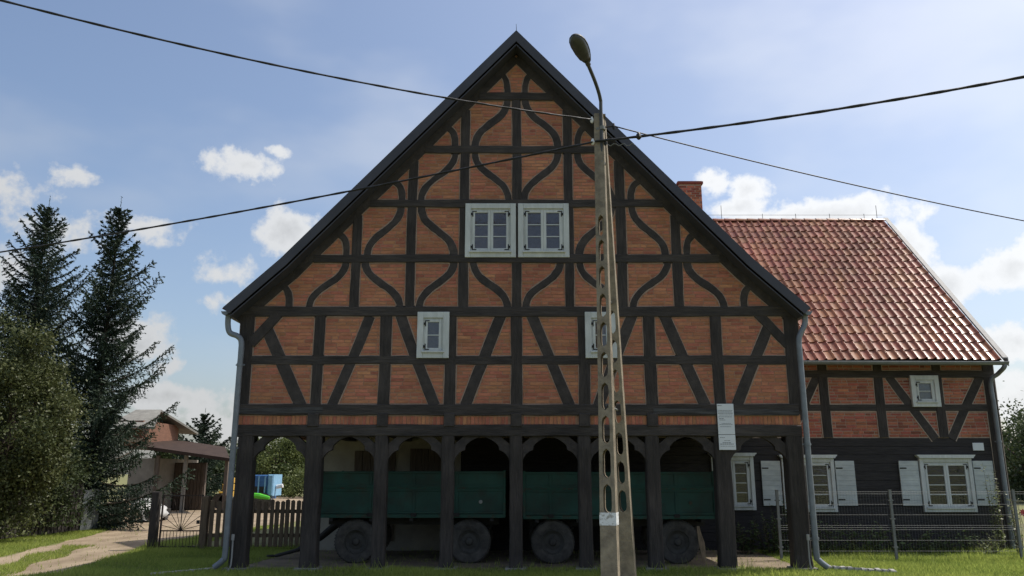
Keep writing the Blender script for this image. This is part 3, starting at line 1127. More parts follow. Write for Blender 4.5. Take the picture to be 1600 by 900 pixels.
# --- windows
def window(rect, Y, sashes, rows, casing, behind, hinge=True, sill=True, cornice=False, right_only=False, inner_frame=True):
    x0, x1, z0, z1 = rect
    cw = casing
    m = MB()
    m.cbox(x0, x0 + cw, Y - .05, Y + .05, z0, z1, .006)
    m.cbox(x1 - cw, x1, Y - .05, Y + .05, z0, z1, .006)
    m.cbox(x0 + cw + .0005, x1 - cw - .0005, Y - .0485, Y + .05, z1 - cw, z1 - .0005, .006)
    m.cbox(x0 + cw + .0005, x1 - cw - .0005, Y - .0485, Y + .05, z0 + .0005, z0 + cw * .95, .006)
    w = m.build('window', 'white', house)
    # frame set back inside the casing
    ix0, ix1, iz0, iz1 = x0 + cw, x1 - cw, z0 + cw * .95, z1 - cw
    f = .028 if inner_frame else .015
    m = MB()
    m.cbox(ix0 + .001, ix0 + f, Y - .022, Y + .04, iz0 + .001, iz1 - .001, .004)
    m.cbox(ix1 - f, ix1 - .001, Y - .022, Y + .04, iz0 + .001, iz1 - .001, .004)
    m.cbox(ix0 + f + .001, ix1 - f - .001, Y - .021, Y + .04, iz1 - f, iz1 - .0015, .004)
    m.build('window_frame', 'white', w)
    if sill:
        m = MB()
        m.cbox(ix0 - .02, ix1 + .02, Y - .085, Y - .0495, iz0 - .012, iz0 + .022, .006)
        m.build('sill', 'white', w)
    if cornice:
        m = MB()
        m.prism([(x0 - .015, z1 + .001), (x1 + .015, z1 + .001), (x1 + .03, z1 + .03), (x1 + .06, z1 + .055), (x1 + .065, z1 + .075), (x0 - .065, z1 + .075), (x0 - .06, z1 + .055), (x0 - .03, z1 + .03)], Y - .11, Y + .02)
        m.build('cornice', 'white', w)
    sx0, sx1, sz0, sz1 = ix0 + f, ix1 - f, iz0 + .024, iz1 - f
    sw = (sx1 - sx0) / sashes
    for s in range(sashes):
        a, b = sx0 + s * sw + .001, sx0 + (s + 1) * sw - .001
        fw = .052 if sashes == 2 else .05
        m = MB()
        m.cbox(a, a + fw, Y - .030, Y + .012, sz0, sz1, .006)
        m.cbox(b - fw, b, Y - .030, Y + .012, sz0, sz1, .006)
        m.cbox(a + fw, b - fw, Y - .0295, Y + .012, sz1 - fw, sz1 - .0005, .006)
        m.cbox(a + fw, b - fw, Y - .0295, Y + .012, sz0 + .0005, sz0 + fw * 1.15, .006)
        m.build('sash', 'white', w)
        pz0, pz1 = sz0 + fw * 1.15, sz1 - fw
        ph = (pz1 - pz0) / rows
        for r_ in range(rows):
            m = MB()
            m.box(a + fw + .0005, b - fw - .0005, Y - .004, Y - .001, pz0 + r_ * ph + (.007 if r_ else 0), pz0 + (r_ + 1) * ph - (.007 if r_ < rows - 1 else 0))
            m.build('pane', 'glass', w)
            if r_:
                m = MB()
                m.cbox(a + fw, b - fw, Y - .018, Y + .004, pz0 + r_ * ph - .009, pz0 + r_ * ph + .009, .003)
                m.build('glazing_bar', 'white', w)
        # iron corner straps on the hinge side
        if hinge:
            outer = a if s == 0 else b
            sg = 1 if s == 0 else -1
            for zc, up in ((sz1 - fw * .5, -1), (sz0 + fw * .6, 1)):
                m = MB()
                xs = sorted((outer + sg * .002, outer + sg * .085))
                m.box(xs[0], xs[1], Y - .0345, Y - .0303, zc - .009, zc + .009)
                xs = sorted((outer + sg * .002, outer + sg * .020))
                zz = sorted((zc + up * .0095, zc + up * .105))
                m.box(xs[0], xs[1], Y - .0345, Y - .0303, zz[0], zz[1])
                xs = sorted((outer - sg * .026, outer + sg * .0015))
                m.box(xs[0], xs[1], Y - .040, Y - .0308, zc + up * .055 - .022, zc + up * .055 + .022)
                m.build('hinge_strap', 'iron', w)
    # what is behind the glass
    m = MB()
    if behind == 'blind':
        n = max(4, int((sz1 - sz0) / .085))
        hz = (sz1 - sz0 - .06) / n
        for i in range(n):
            zz = sz0 + i * hz
            m.add([(sx0, Y + .035, zz), (sx1, Y + .035, zz), (sx1, Y + .058, zz + hz * .55), (sx0, Y + .058, zz + hz * .55), (sx1, Y + .04, zz + hz), (sx0, Y + .04, zz + hz)],
                  [(0, 1, 2, 3), (3, 2, 4, 5)])
        m.build('pleated_blind', 'blind', w)
    else:
        for s in range(sashes):
            a, b = sx0 + s * sw, sx0 + (s + 1) * sw
            n = 14
            vs, fs = [], []
            for i in range(n + 1):
                xx = a + (b - a) * i / n
                yy = Y + .12 + .02 * math.sin(i * 2.1 + s)
                vs += [(xx, yy, sz0), (xx, yy, sz1)]
            for i in range(n):
                fs.append((i * 2, i * 2 + 2, i * 2 + 3, i * 2 + 1))
            m.add(vs, fs)
        m.build('curtain', 'curtain', w)
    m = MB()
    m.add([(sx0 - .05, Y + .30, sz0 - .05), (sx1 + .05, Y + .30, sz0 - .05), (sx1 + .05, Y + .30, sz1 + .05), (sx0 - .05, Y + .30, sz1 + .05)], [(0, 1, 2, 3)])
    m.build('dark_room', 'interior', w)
    return w


for i, rct in enumerate(win_rects):
    if i < 2:
        window(rct, D_G - 0.005, 2, 3, .105, 'blind')
    else:
        window(rct, D_G - 0.005, 1, 2, .115, 'blind')

# --- side wing: wall, timbers, bricks
YE = 18.0
ZE = P(1400, 563, YE).z
XR = 11.14
zb = wx(1400, 683)[1]
zbeam, zrail = wx(1400, 584.5)[1], wx(1400, 637)[1]
m = MB()
m.box(-4.4, XR - .02, D_W + .010, D_W + .25, zb - .02, ZE + .28)
side_wall = m.build('side_wall', 'mortar2', house)
m = MB()
m.box(-1.14, XR - .03, D_W + .03, D_W + .25, 0, zb - .022)
m.build('lower_wall', 'interior', house)


def w_timber(name, path, w, dy=0.0, material='timber'):
    m = MB()
    timber(m, path, w, D_W - .016 - dy, D_W + .12, .005, .008, 'w')
    return m.build(name, material, house)


w_timber('eave_beam', [(4.6, zbeam), (XR - .02, zbeam)], .165, .010, 'timber_h')
w_timber('middle_rail', [(4.6, zrail), (XR - .02, zrail)], .15, .0, 'timber_h')
for px in (1290, 1377, 1470):
    x = wx(px, 640)[0]
    w_timber('wall_post', [(x, zb - .01), (x, ZE + .22)], .205, .004, 'timber_v')
w_timber('corner_post', [(XR - .13, .05), (XR - .13, ZE + .2)], .25, .006, 'timber_v')
w_timber('diagonal_brace', [wx(1388, 588), wx(1462, 686)], .19, -.003)
w_timber('diagonal_brace', [wx(1531, 588), wx(1487, 686)], .19, -.003)
w_timber('diagonal_brace', [wx(1276, 588), wx(1232, 686)], .19, -.003)
sw_rect = (wx(1422, 612)[0], wx(1466, 612)[0], wx(1440, 636)[1], wx(1440, 587)[1])
bw = brick_field('w', lambda z: 4.75, lambda z: XR - .15, zb + .004, ZE + .2, 0.0685, 0.236, D_W, [sw_rect], 8, 0.012)
fullw = lambda b: (b[1] - b[0]) * 4 + (1.0 if not covered((b[0] + b[1]) / 2, (b[2] + b[3]) / 2, 'w', -.13) else 0) + (.5 if b[0] > 5.9 else 0)
lay_bricks(bw, 190, side_wall, 'brick2', D_W, 'brickwork', fullw)
FILLET['w'].build('mortar_fillet', 'mortar2', side_wall, kind='stuff')
print('side bricks', len(bw))
# tarred planks of the ground floor
npl = 13
for i in range(npl):
    h = (zb - .02) / npl
    m = MB()
    z0, z1 = i * h, (i + 1) * h - .006
    y0 = D_W - .004 - (i % 3) * .002
    m.cbox(-1.13, XR - .28, y0, D_W + .028, z0 + .001, z1 + .003, .004)
    m.build('wall_plank', 'plank_dark', house)


def shutter(x0, x1, z0, z1):
    n = 9
    m = MB()
    h = (z1 - z0) / n
    for i in range(n):
        m.cbox(x0, x1, D_W - .052, D_W - .020, z0 + i * h, z0 + (i + 1) * h - .0015, .0025)
    s = m.build('shutter', 'shutter', house)
    m = MB()
    for z in (z0 + h * 1.2, z1 - h * 1.5):
        m.box(x0 + .01, x0 + .16, D_W - .056, D_W - .0525, z - .015, z + .015)
    m.build('strap_hinge', 'iron', s)
    return s


def wrect(a, c, t, b):
    my = (t + b) / 2
    return (wx(a, my)[0], wx(c, my)[0], wx(1400, b)[1], wx(1400, t)[1])


window(wrect(1438, 1520, 716, 800), D_W - .03, 2, 4, .085, 'curtain', cornice=True)
window(wrect(1222, 1304, 716, 800), D_W - .03, 2, 4, .085, 'curtain', cornice=True)
window(wrect(1112, 1178, 713, 797), D_W - .03, 2, 4, .085, 'curtain', cornice=True)
window(sw_rect, D_W - .03, 1, 2, .105, 'curtain')
sz0, sz1 = wx(1400, 790)[1], wx(1400, 720)[1]
for a, c in ((1406, 1436), (1522, 1553), (1190, 1220), (1306, 1336)):
    shutter(wx(a, 755)[0], wx(c, 755)[0], sz0, sz1)

# --- side roof with clay pantiles
YRG = 22.75
rg = P(1373, 346, YRG)
ZR = rg.z
sl = math.atan2(ZR - ZE, YRG - YE)
SLEN = math.hypot(ZR - ZE, YRG - YE)
XT0 = 2.4
m = MB()
m.add([(-4.6, YE, ZE), (XR, YE, ZE), (XR, YRG, ZR), (-4.6, YRG, ZR), (-4.6, 2 * YRG - YE, ZE), (XR, 2 * YRG - YE, ZE)], [(0, 1, 2, 3), (3, 2, 5, 4)])
m.add([(-4.6, YE + .01, ZE - .08), (XR, YE + .01, ZE - .08), (XR, YRG, ZR - .08), (-4.6, YRG, ZR - .08)], [(3, 2, 1, 0)])
m.build('roof_deck', 'shedroof', house)
m = MB()
m.prism([(0, 0)] * 3, 0, 0) if False else None
m.add([(XR - .02, YE + .4, 0), (XR - .02, YRG, 0), (XR - .02, YRG, ZR - .12), (XR - .02, YE + .4, ZE + .25), (XR - .02, 2 * YRG - YE - .4, 0), (XR - .02, 2 * YRG - YE - .4, ZE + .25)],
      [(0, 1, 2, 3), (1, 4, 5, 2)])
m.build('end_wall', 'plank_dark', house)
TW, TE = 0.207, SLEN / 20.0


def tile_mesh(t):
    """S-shaped pantile: trough then roll, with a thick lower edge; local x across, y up the slope, z off the roof"""
    prof = [(0.0, .000), (.06, .002), (.115, .008), (.138, .022), (.155, .044), (.174, .053), (.193, .044), (.207, .020), (.216, .000)]
    n = len(prof)
    Lh = TE * 1.12
    vs = [(x, 0, z + .030) for x, z in prof] + [(x, Lh, z + .008) for x, z in prof] + [(x, 0.0, z + .012) for x, z in prof]
    fs = [(i, i + 1, n + i + 1, n + i) for i in range(n - 1)] + [(2 * n + i, 2 * n + i + 1, i + 1, i) for i in range(n - 1)]
    return vs, fs


tv, tf = tile_mesh(.5)
tile_meshes = []
for i in range(8):
    me = bpy.data.meshes.new('tile')
    me.from_pydata(tv, [], tf)
    a = me.attributes.new('tint', 'FLOAT', 'POINT')
    a.data.foreach_set('value', [(i + .5) / 8] * len(tv))
    me.polygons.foreach_set('use_smooth', [True] * len(tf))
    me.set_sharp_from_angle(angle=R(50))
    me.materials.append(M['tile'])
    tile_meshes.append(me)
roof = bpy.data.objects.new('roof', None)
link(roof)
roof.parent = house
BASE[roof] = BASE[house]
mb = MB()
rr = random.Random(12)
cols = int((XR - .06 - XT0) / TW)
xs0 = XR - .06 - cols * TW
cand = []
for r_ in range(20):
    for c in range(cols):
        s = r_ * TE
        loc = Vector((xs0 + c * TW, YE - .03 + s * math.cos(sl), ZE - .01 + s * math.sin(sl)))
        u = loc.x / loc.y
        px = 800 + F_PX * loc.x / (loc.y * CT + (loc.z - EYE) * ST)
        py = 450 - F_PX * ((loc.z - EYE) * CT - loc.y * ST) / (loc.y * CT + (loc.z - EYE) * ST)
        vis = 1 if px > 1262 or py < 55 + (px - 807) * .945 - 12 else 0
        cand.append((r_ - vis * 100, rr.random(), loc))
cand.sort(key=lambda q: q[0])
rotm = Matrix.Rotation(sl, 4, 'X')
for i, (_, t, loc) in enumerate(cand):
    jx, jz = rr.uniform(-.008, .008), rr.uniform(-.018, .018)
    rm = rotm @ Matrix.Rotation(jz, 4, 'Z')
    loc = loc + Vector((jx, 0, rr.uniform(-.004, .007) + .016 * math.sin(loc.x * 1.1 + 1) * math.sin(loc.y * 1.3)))
    if i < 300:
        o = place_shared('tile', tile_meshes[int(t * 8)], loc, roof)
        o.rotation_euler = rm.to_euler()
    else:
        mb.add([loc + rm @ Vector(v) for v in tv], tf, t)
o = mb.build('tile_field', 'tile', roof, tint=True, kind='stuff')
smooth_angle(o, 50)
n = int((XR - XT0) / .34)
for i in range(n):
    x0 = XR - .02 - (i + 1) * .34
    m = MB()
    vs, fs = [], []
    for k in range(9):
        a = math.pi * (k / 8)
        for (xx, rr_) in ((x0 - .02, .125), (x0 + .34, .105)):
            vs.append((xx, YRG - math.cos(a) * rr_, ZR - .015 + math.sin(a) * rr_ * .85))
    for k in range(8):
        fs.append((k * 2, k * 2 + 1, k * 2 + 3, k * 2 + 2))
    fs.append(tuple(range(0, 18, 2)))
    m.add(vs, fs, rr.random())
    smooth_angle(m.build('ridge_tile', 'tile', roof, tint=True))
# pale verge flashing, gutter, lightning conductor
m = MB()
for dx0, dx1, dz0, dz1 in ((-.02, .10, .075, .10), (.08, .10, -.10, .075)):
    vs = []
    for (yy, zz) in ((YE - .06, ZE - .04), (YRG, ZR + .02)):
        vs += [(XR + dx0, yy, zz + dz0), (XR + dx1, yy, zz + dz0), (XR + dx1, yy, zz + dz1), (XR + dx0, yy, zz + dz1)]
    m.add(vs, [(0, 1, 5, 4), (1, 2, 6, 5), (2, 3, 7, 6), (3, 0, 4, 7), (3, 2, 1, 0), (4, 5, 6, 7)])
m.build('verge_flashing', 'flash', house)


def half_gutter(name, p0, p1, r=.07, th=.006):
    """half-round channel between two points (horizontal)"""
    p0, p1 = Vector(p0), Vector(p1)
    d = (p1 - p0).normalized()
    side = d.cross(Vector((0, 0, 1))).normalized()
    vs, fs = [], []
    n = 10
    for p in (p0, p1):
        for rad in (r, r - th):
            for k in range(n + 1):
                a = math.pi + math.pi * k / n
                vs.append(p + side * math.cos(a) * rad + Vector((0, 0, math.sin(a) * rad)))
    N = n + 1
    for k in range(n):
        fs.append((k, k + 1, 2 * N + k + 1, 2 * N + k))
        fs.append((N + k + 1, N + k, 3 * N + k, 3 * N + k + 1))
    for e in (0, n):
        fs.append((e, N + e, 3 * N + e, 2 * N + e))
    fs.append(tuple(range(0, N)))
    fs.append(tuple(range(3 * N - 1, 2 * N - 1, -1)))
    m = MB()
    m.add(vs, fs)
    # bead on the front lip
    m.tube([p0 + side * r, p1 + side * r], .010, 6)
    m.tube([p0 - side * r, p1 - side * r], .006, 6)
    return smooth_angle(m.build(name, 'zinc', house))


half_gutter('gutter', (4.7, YE - .075, ZE - .035), (XR + .06, YE - .075, ZE - .05), .07)
half_gutter('gutter', (el.x + .01, 14.37, el.z - .045), (el.x + .01, 20, el.z - .03), .07)
half_gutter('gutter', (2 * XC - el.x - .01, 14.37, el.z - .045), (2 * XC - el.x - .01, 17.9, el.z - .03), .07)


def downpipe(path, r=.05, collars=()):
    m = MB()
    m.tube(path, r, 12)
    o = smooth_angle(m.build('downpipe', 'zinc', house))
    for c in collars:
        m = MB()
        m.box(c[0] - r - .03, c[0] + r + .03, c[1] + r * .3, c[1] + r * .3 + .012, c[2] - .012, c[2] + .012)
        m.tube([Vector(c) - Vector((0, 0, .025)), Vector(c) + Vector((0, 0, .025))], r + .006, 12)
        smooth_angle(m.build('pipe_collar', 'zinc', o))
    return o


def smooth_path(pts, n=6):
    out = []
    P_ = [Vector(p) for p in pts]
    for i in range(len(P_) - 1):
        p0, p1, p2, p3 = P_[max(i - 1, 0)], P_[i], P_[i + 1], P_[min(i + 2, len(P_) - 1)]
        for k in range(n):
            t = k / n
            out.append(0.5 * ((2 * p1) + (p2 - p0) * t + (2 * p0 - 5 * p1 + 4 * p2 - p3) * t * t + (3 * p1 - p0 - 3 * p2 + p3) * t ** 3))
    out.append(P_[-1])
    return out


yp = 14.52
pl = P(375.5, 561, yp).x
zt_ = lambda py: P(800, py, yp).z
downpipe(smooth_path([(el.x + .03, 14.50, el.z - .09), (el.x + .03, yp, zt_(508)), (el.x + .08, yp, zt_(520)), (pl - .07, yp, zt_(526)), (pl, yp, zt_(538)),
                      (pl, yp, zt_(580)), (pl, yp, zt_(640)), (pl, yp, 1.2), (pl, yp, .32), (pl - .03, yp, .19), (pl - .17, yp - .02, .07)], 5), .052,
         [(pl, yp, zt_(700)), (pl, yp, zt_(570))])
pr = P(1250.5, 561, yp).x
er = 2 * XC - el.x
downpipe(smooth_path([(er - .03, 14.50, el.z - .09), (er - .03, yp, zt_(503)), (er - .07, yp, zt_(512)), (pr + .05, yp, zt_(520)), (pr, yp, zt_(534)),
                      (pr, yp, zt_(580)), (pr, yp, zt_(640)), (pr, yp, 1.2), (pr, yp, .30), (pr + .03, yp, .19), (pr + .17, yp - .02, .07)], 5), .052,
         [(pr, yp, zt_(694)), (pr, yp, .55)])
pw = wx(1549, 640)[0]
yw = D_W - .12
zw = lambda py: P(1500, py, yw).z
downpipe(smooth_path([(XR - .0, YE - .075, ZE - .10), (XR - .03, YE - .05, zw(578)), (pw + .12, yw - .12, zw(585)), (pw, yw, zw(597)), (pw, yw, zw(640)), (pw, yw, 1.5), (pw, yw, .05)], 5), .05,
         [(pw, yw, zw(690))])
# small earthing pipes at the foot of both corner posts
for x, s in ((pl + .12, -1), (pr - .13, 1)):
    m = MB()
    m.tube(smooth_path([(x, yp - .02, .62), (x, yp - .02, .12), (x + s * .06, yp - .05, 0.0)], 4), .014, 8)
    m.tube([(x, yp - .02, .52), (x, yp - .02, .62)], .028, 8)
    smooth_angle(m.build('earthing_pipe', 'flash', house))
# lightning conductor along the ridge
m = MB()
m.tube([(3.6, YRG, ZR + .20), (XR - .05, YRG, ZR + .20)], .006, 5)
m.build('conductor_wire', 'steel', house)
for px in (1128, 1192, 1244, 1297, 1351, 1371):
    x = (px - 800) / F_PX * (YRG / ray(px, 346)[1])
    m = MB()
    h = .5 if px in (1371, 1128) else .24
    m.tube([(x, YRG, ZR + .07), (x, YRG, ZR + h)], .008, 5)
    m.build('conductor_rod', 'steel', house)

# --- chimney of bricks
cy0 = YRG - .35
cx0, cx1 = P(1062, 320, cy0).x, P(1098, 320, cy0).x
czt = P(1080, 283, cy0).z
m = MB()
m.box(cx0 + .008, cx1 - .008, cy0 + .008, cy0 + .70, ZR - 1.0, czt - .09)
chim = m.build('chimney', 'mortar2', house)
m = MB()
m.box(cx0 - .04, cx1 + .04, cy0 - .04, cy0 + .75, czt - .09, czt - .02)
m.box(cx0 - .01, cx1 + .01, cy0 - .01, cy0 + .72, czt - .019, czt)
m.build('chimney_cap', 'brick2', chim)
rr = random.Random(3)
z, k = ZR - .6, 0
while z < czt - .15:
    x = cx0 - (.12 if k % 2 else 0)
    while x < cx1 - .02:
        a, b = max(x, cx0), min(x + .235, cx1)
        if b - a > .05:
            place_shared('brick', tinted_box('brick2', rr.random()), ((a + b - .012) / 2, cy0, z + .03), chim, (b - a - .012, .06, .058))
        x += .247
    z += .07
    k += 1

# ------------------------------------------------------------------ notice board and plaque on the house
NY = 14.63
nb = thing('notice_board', 'tall white printed notice sheet fixed to the arcade beam and right post', 'sign', P(1136, 703, NY))
tl, br = P(1120.5, 631, NY), P(1149.5, 703, NY)
tl2 = P(1134, 631, NY)
xa_, xb_ = P(1121.5, 660, NY).x, P(1147.5, 660, NY).x
zm = P(1136, 679, NY).z
for z0, z1, nm in ((zm + .004, tl.z, 'upper_sheet'), (br.z, zm - .004, 'lower_sheet')):
    m = MB()
    m.cbox(xa_, xb_, NY - .006, NY + .01, z0, z1, .003)
    m.build(nm, 'board', nb)
rr = random.Random(2)
lines = [(.04, .012, .0, .26), (.145, .008, 0, .95), (.175, .008, 0, .9), (.205, .013, .02, .96), (.245, .008, .08, .92), (.285, .009, .02, .88), (.325, .012, .06, .36),
         (.355, .008, .08, .45), (.43, .008, .2, .8), (.455, .008, .06, .9), (.50, .008, .1, .8), (.735, .008, .05, .35), (.80, .008, .3, .7), (.845, .012, .2, .72), (.875, .013, .04, .96), (.92, .007, .05, .95)]
m = MB()
W_, H_ = xb_ - xa_ - .02, tl.z - br.z
for (t, h, a, b) in lines:
    z = tl.z - t * H_
    x = xa_ + .01 + a * W_
    while x < xa_ + .01 + b * W_ - .012:
        w = rr.uniform(.012, .045)
        w = min(w, xa_ + .01 + b * W_ - x)
        m.box(x, x + w, NY - .0078, NY - .0062, z - h / 2, z + h / 2)
        x += w + .007
m.build('printed_text', 'print', nb, kind='stuff')
pq = P(1528, 698, D_W - .03)
m = MB()
m.cbox(wx(1519, 698)[0], wx(1536, 698)[0], D_W - .035, D_W - .012, wx(1528, 704)[1], wx(1528, 692)[1], .004)
tag(m.build('wall_plaque', 'board'), 'small blank white plaque on the dark wall above the right window', 'plaque')

# ------------------------------------------------------------------ concrete pole with street lamp
pole = thing('utility_pole', 'twin-legged slotted concrete utility pole with street lamp in front of the gable', 'pole', G(960, 926))


def slotted_leg(bot, top, w0, w1, d0, d1, rot, slots, name, solid=1.0):
    """tapering I-section leg: a web pierced with long rounded slots between two flanges"""
    bot, top = Vector(bot), Vector(top)
    H = (top - bot).length
    m = MB()
    ca, sa = math.cos(rot), math.sin(rot)

    def pt(u, v, s):
        c = bot.lerp(top, s / H)
        return (c.x + u * ca - v * sa, c.y + u * sa + v * ca, c.z)

    def wd(s):
        k = s / H
        return w0 + (w1 - w0) * k, d0 + (d1 - d0) * k

    def block(u0, u1, v0, v1, s0, s1):
        # u, v as fractions of the half width / half depth
        vs = []
        for s in (s0, s1):
            w, d = wd(s)
            vs += [pt(u0 * w / 2, v0 * d / 2, s), pt(u1 * w / 2, v0 * d / 2, s), pt(u1 * w / 2, v1 * d / 2, s), pt(u0 * w / 2, v1 * d / 2, s)]
        m.add(vs, [(3, 2, 1, 0), (4, 5, 6, 7), (0, 1, 5, 4), (1, 2, 6, 5), (2, 3, 7, 6), (3, 0, 4, 7)])
    # outer silhouette as stacked pieces: solid, slot zones
    s = 0.0
    for (a, b) in slots:
        block(-1, 1, -1, 1, s, a)
        # side walls of the slot, with rounded ends
        n = 10
        hw = .54
        rads = .11
        prev = None
        for k in range(n + 1):
            e = a + (b - a) * k / n
            dist = min(e - a, b - e)
            f = hw * (1 if dist >= rads else math.sqrt(max(0.0, 1 - (1 - dist / rads) ** 2)))
            if prev is not None:
                (e0, f0) = prev
                for sg in (-1, 1):
                    vs = []
                    for (ee, ff) in ((e0, f0), (e, f)):
                        w, d = wd(ee)
                        xi, xo = sg * ff * w / 2, sg * w / 2
                        vs += [pt(xi, -d / 2, ee), pt(xo, -d / 2, ee), pt(xo, d / 2, ee), pt(xi, d / 2, ee)]
                    fs = [(0, 1, 5, 4), (1, 2, 6, 5), (2, 3, 7, 6), (3, 0, 4, 7)]
                    if sg < 0:
                        fs = [tuple(reversed(q)) for q in fs]
                    m.add(vs, fs)
            prev = (e, f)
        s = b
    block(-1, 1, -1, 1, s, H)
    return m.build(name, 'concrete', pole)


Ltop, Rtop = P(936, 180, 12.55), P(940, 190, 12.78)
Lb, Rb = P(954, 900, 11.95), P(981, 900, 13.3)


def extend(b, t):
    k = (0 - b.z) / (t.z - b.z)
    return b + (t - b) * k


Lb, Rb = extend(Lb, Ltop), extend(Rb, Rtop)
HL = (Ltop - Lb).length
HR_ = (Rtop - Rb).length


def slot_list(H, pys, Y):
    out = []
    for a, b in pys:
        out.append((P(940, a, Y).z, P(940, b, Y).z))
    return sorted([(z0 * H / (P(940, 170, Y).z), z1 * H / (P(940, 170, Y).z)) for z0, z1 in out])


sL = slot_list(HL, [(804, 758), (750, 704), (697, 653), (645, 602), (594, 554), (546, 507), (499, 462), (454, 418), (411, 376), (370, 336)], 12.1)
sR = slot_list(HR_, [(795, 758), (749, 711), (702, 664), (650, 612), (600, 562), (552, 515), (505, 468)], 13.1)
slotted_leg(Lb, Ltop, .245, .150, .25, .17, R(-15), sL, 'concrete_leg')
slotted_leg(Rb, Rtop, .250, .130, .25, .15, R(-15), sR, 'concrete_leg')
# flaking white paint band and blue-white tape on the front leg
for z0, z1, nm in ((P(950, 821, 11.9).z, P(950, 801, 11.9).z, 'paint_band'), ):
    m = MB()
    ca, sa = math.cos(R(-15)), math.sin(R(-15))
    vs = []
    for z in (z0, z1):
        c = Lb.lerp(Ltop, (z - Lb.z) / (Ltop.z - Lb.z))
        for u, v in ((-1, -1), (1, -1), (1, 1), (-1, 1)):
            a, b = u * (.240 / 2 + .002), v * (.245 / 2 + .003)
            vs.append((c.x + a * ca - b * sa, c.y + a * sa + b * ca, z))
    m.add(vs, [(0, 1, 5, 4), (1, 2, 6, 5), (2, 3, 7, 6), (3, 0, 4, 7)])
    m.build(nm, 'whitepaint', pole)
for s in (.35, .58, .78):       # spacer bolts between the legs
    m = MB()
    a, b = Lb.lerp(Ltop, s), Rb.lerp(Rtop, s)
    m.tube([a, b], .02, 8)
    m.build('spacer_bolt', 'steel', pole)
# head iron
m = MB()
c = (Ltop + Rtop) / 2
m.box(c.x - .07, c.x + .07, c.y - .17, c.y + .17, c.z - .03, c.z + .005)
m.build('pole_cap', 'concrete', pole)
# lamp arm
a0, a1, a2 = P(943, 330, 12.42), P(939, 178, 12.42), P(938, 155, 12.40)
a3, a4 = P(930, 128, 12.1), P(915, 92, 11.55)
m = MB()
m.tube(smooth_path([a0, a1, a2, a3, a4], 6), .030, 10)
smooth_angle(m.build('lamp_arm', 'lampgrey', pole))
for py in (200, 255, 310):
    m = MB()
    q = P(941, py, 12.42)
    m.tube([q - Vector((0, 0, .03)), q + Vector((0, 0, .03))], .045, 10)
    m.box(q.x - .10, q.x + .06, q.y + .02, q.y + .09, q.z - .02, q.z + .02)
    smooth_angle(m.build('arm_clamp', 'steel', pole))
# lamp head: tapered shell with a bowl below
h0, h1 = P(917.5, 97, 11.6), P(897, 54, 10.95)
ax = (h1 - h0).normalized()
sd_ = ax.cross(Vector((0, 0, 1))).normalized()
up = sd_.cross(ax).normalized()
Lh = (h1 - h0).length
prof = [(0, .055, .05), (.06, .075, .065), (.12, .085, .075), (.22, .105, .085), (.40, .130, .095), (.60, .140, .095), (.78, .130, .085), (.90, .100, .065), (.97, .058, .04), (1.0, .012, .01)]


def shell(z_sign, zs_, name, material, zoff=0.0, t0=0.0, wk=1.0):
    m = MB()
    vs, fs = [], []
    n = 10
    pr_ = [p for p in prof if p[0] >= t0]
    for (t, w, h) in pr_:
        for k in range(n + 1):
            a = math.pi * k / n
            vs.append(h0 + ax * (t * Lh) + sd_ * (math.cos(a) * w * wk) + up * (z_sign * math.sin(a) * h * zs_ + zoff))
    for i in range(len(pr_) - 1):
        for k in range(n):
            q = (i * (n + 1) + k, i * (n + 1) + k + 1, (i + 1) * (n + 1) + k + 1, (i + 1) * (n + 1) + k)
            fs.append(q)
    fs.append(tuple(range(n + 1)))
    m.add(vs, fs)
    return smooth_angle(m.build(name, material, pole), 50)


shell(1, .9, 'lamp_housing', 'lampgrey')
shell(-1, .35, 'lamp_base', 'lampgrey', 0.0, 0.0, .99)
shell(-1, .95, 'lamp_bowl', 'lampglass', -.012, .22, .90)
m = MB()
m.tube([h0 - ax * .07, h0 + ax * .05], .042, 10)
smooth_angle(m.build('lamp_socket', 'lampgrey', pole))
# insulators, brackets and clamps near the top
for (px, py, Y, r) in ((925, 187, 12.5, .035), (926, 221, 12.45, .04), (959, 197, 12.5, .03), (946, 222, 12.4, .035)):
    q = P(px, py, Y)
    m = MB()
    m.tube([q - Vector((0, 0, .06)), q - Vector((0, 0, .02)), q, q + Vector((0, 0, .05))], [r * .5, r, r * .8, r * .4], 8)
    m.tube([q, Vector((c.x, c.y - .1, q.z))], .014, 6)
    smooth_angle(m.build('insulator', 'whitepaint' if px < 930 else 'iron', pole))
q = P(998, 213, 12.1)
m = MB()
m.tube([q + Vector((0, 0, .07)), q + Vector((0, 0, .03)), q - Vector((0, 0, .02)), q - Vector((0, 0, .055))], [.012, .04, .048, .02], 8)
smooth_angle(m.build('hanging_clamp', 'iron', pole))
# coiled tail wire of the clamp
m = MB()
m.tube([P(950 + i * 4.2, 226 + 2.2 * math.sin(i * 1.9), 12.3 - i * .015) for i in range(11)], .006, 5)
m.build('tail_wire', 'steel', pole)

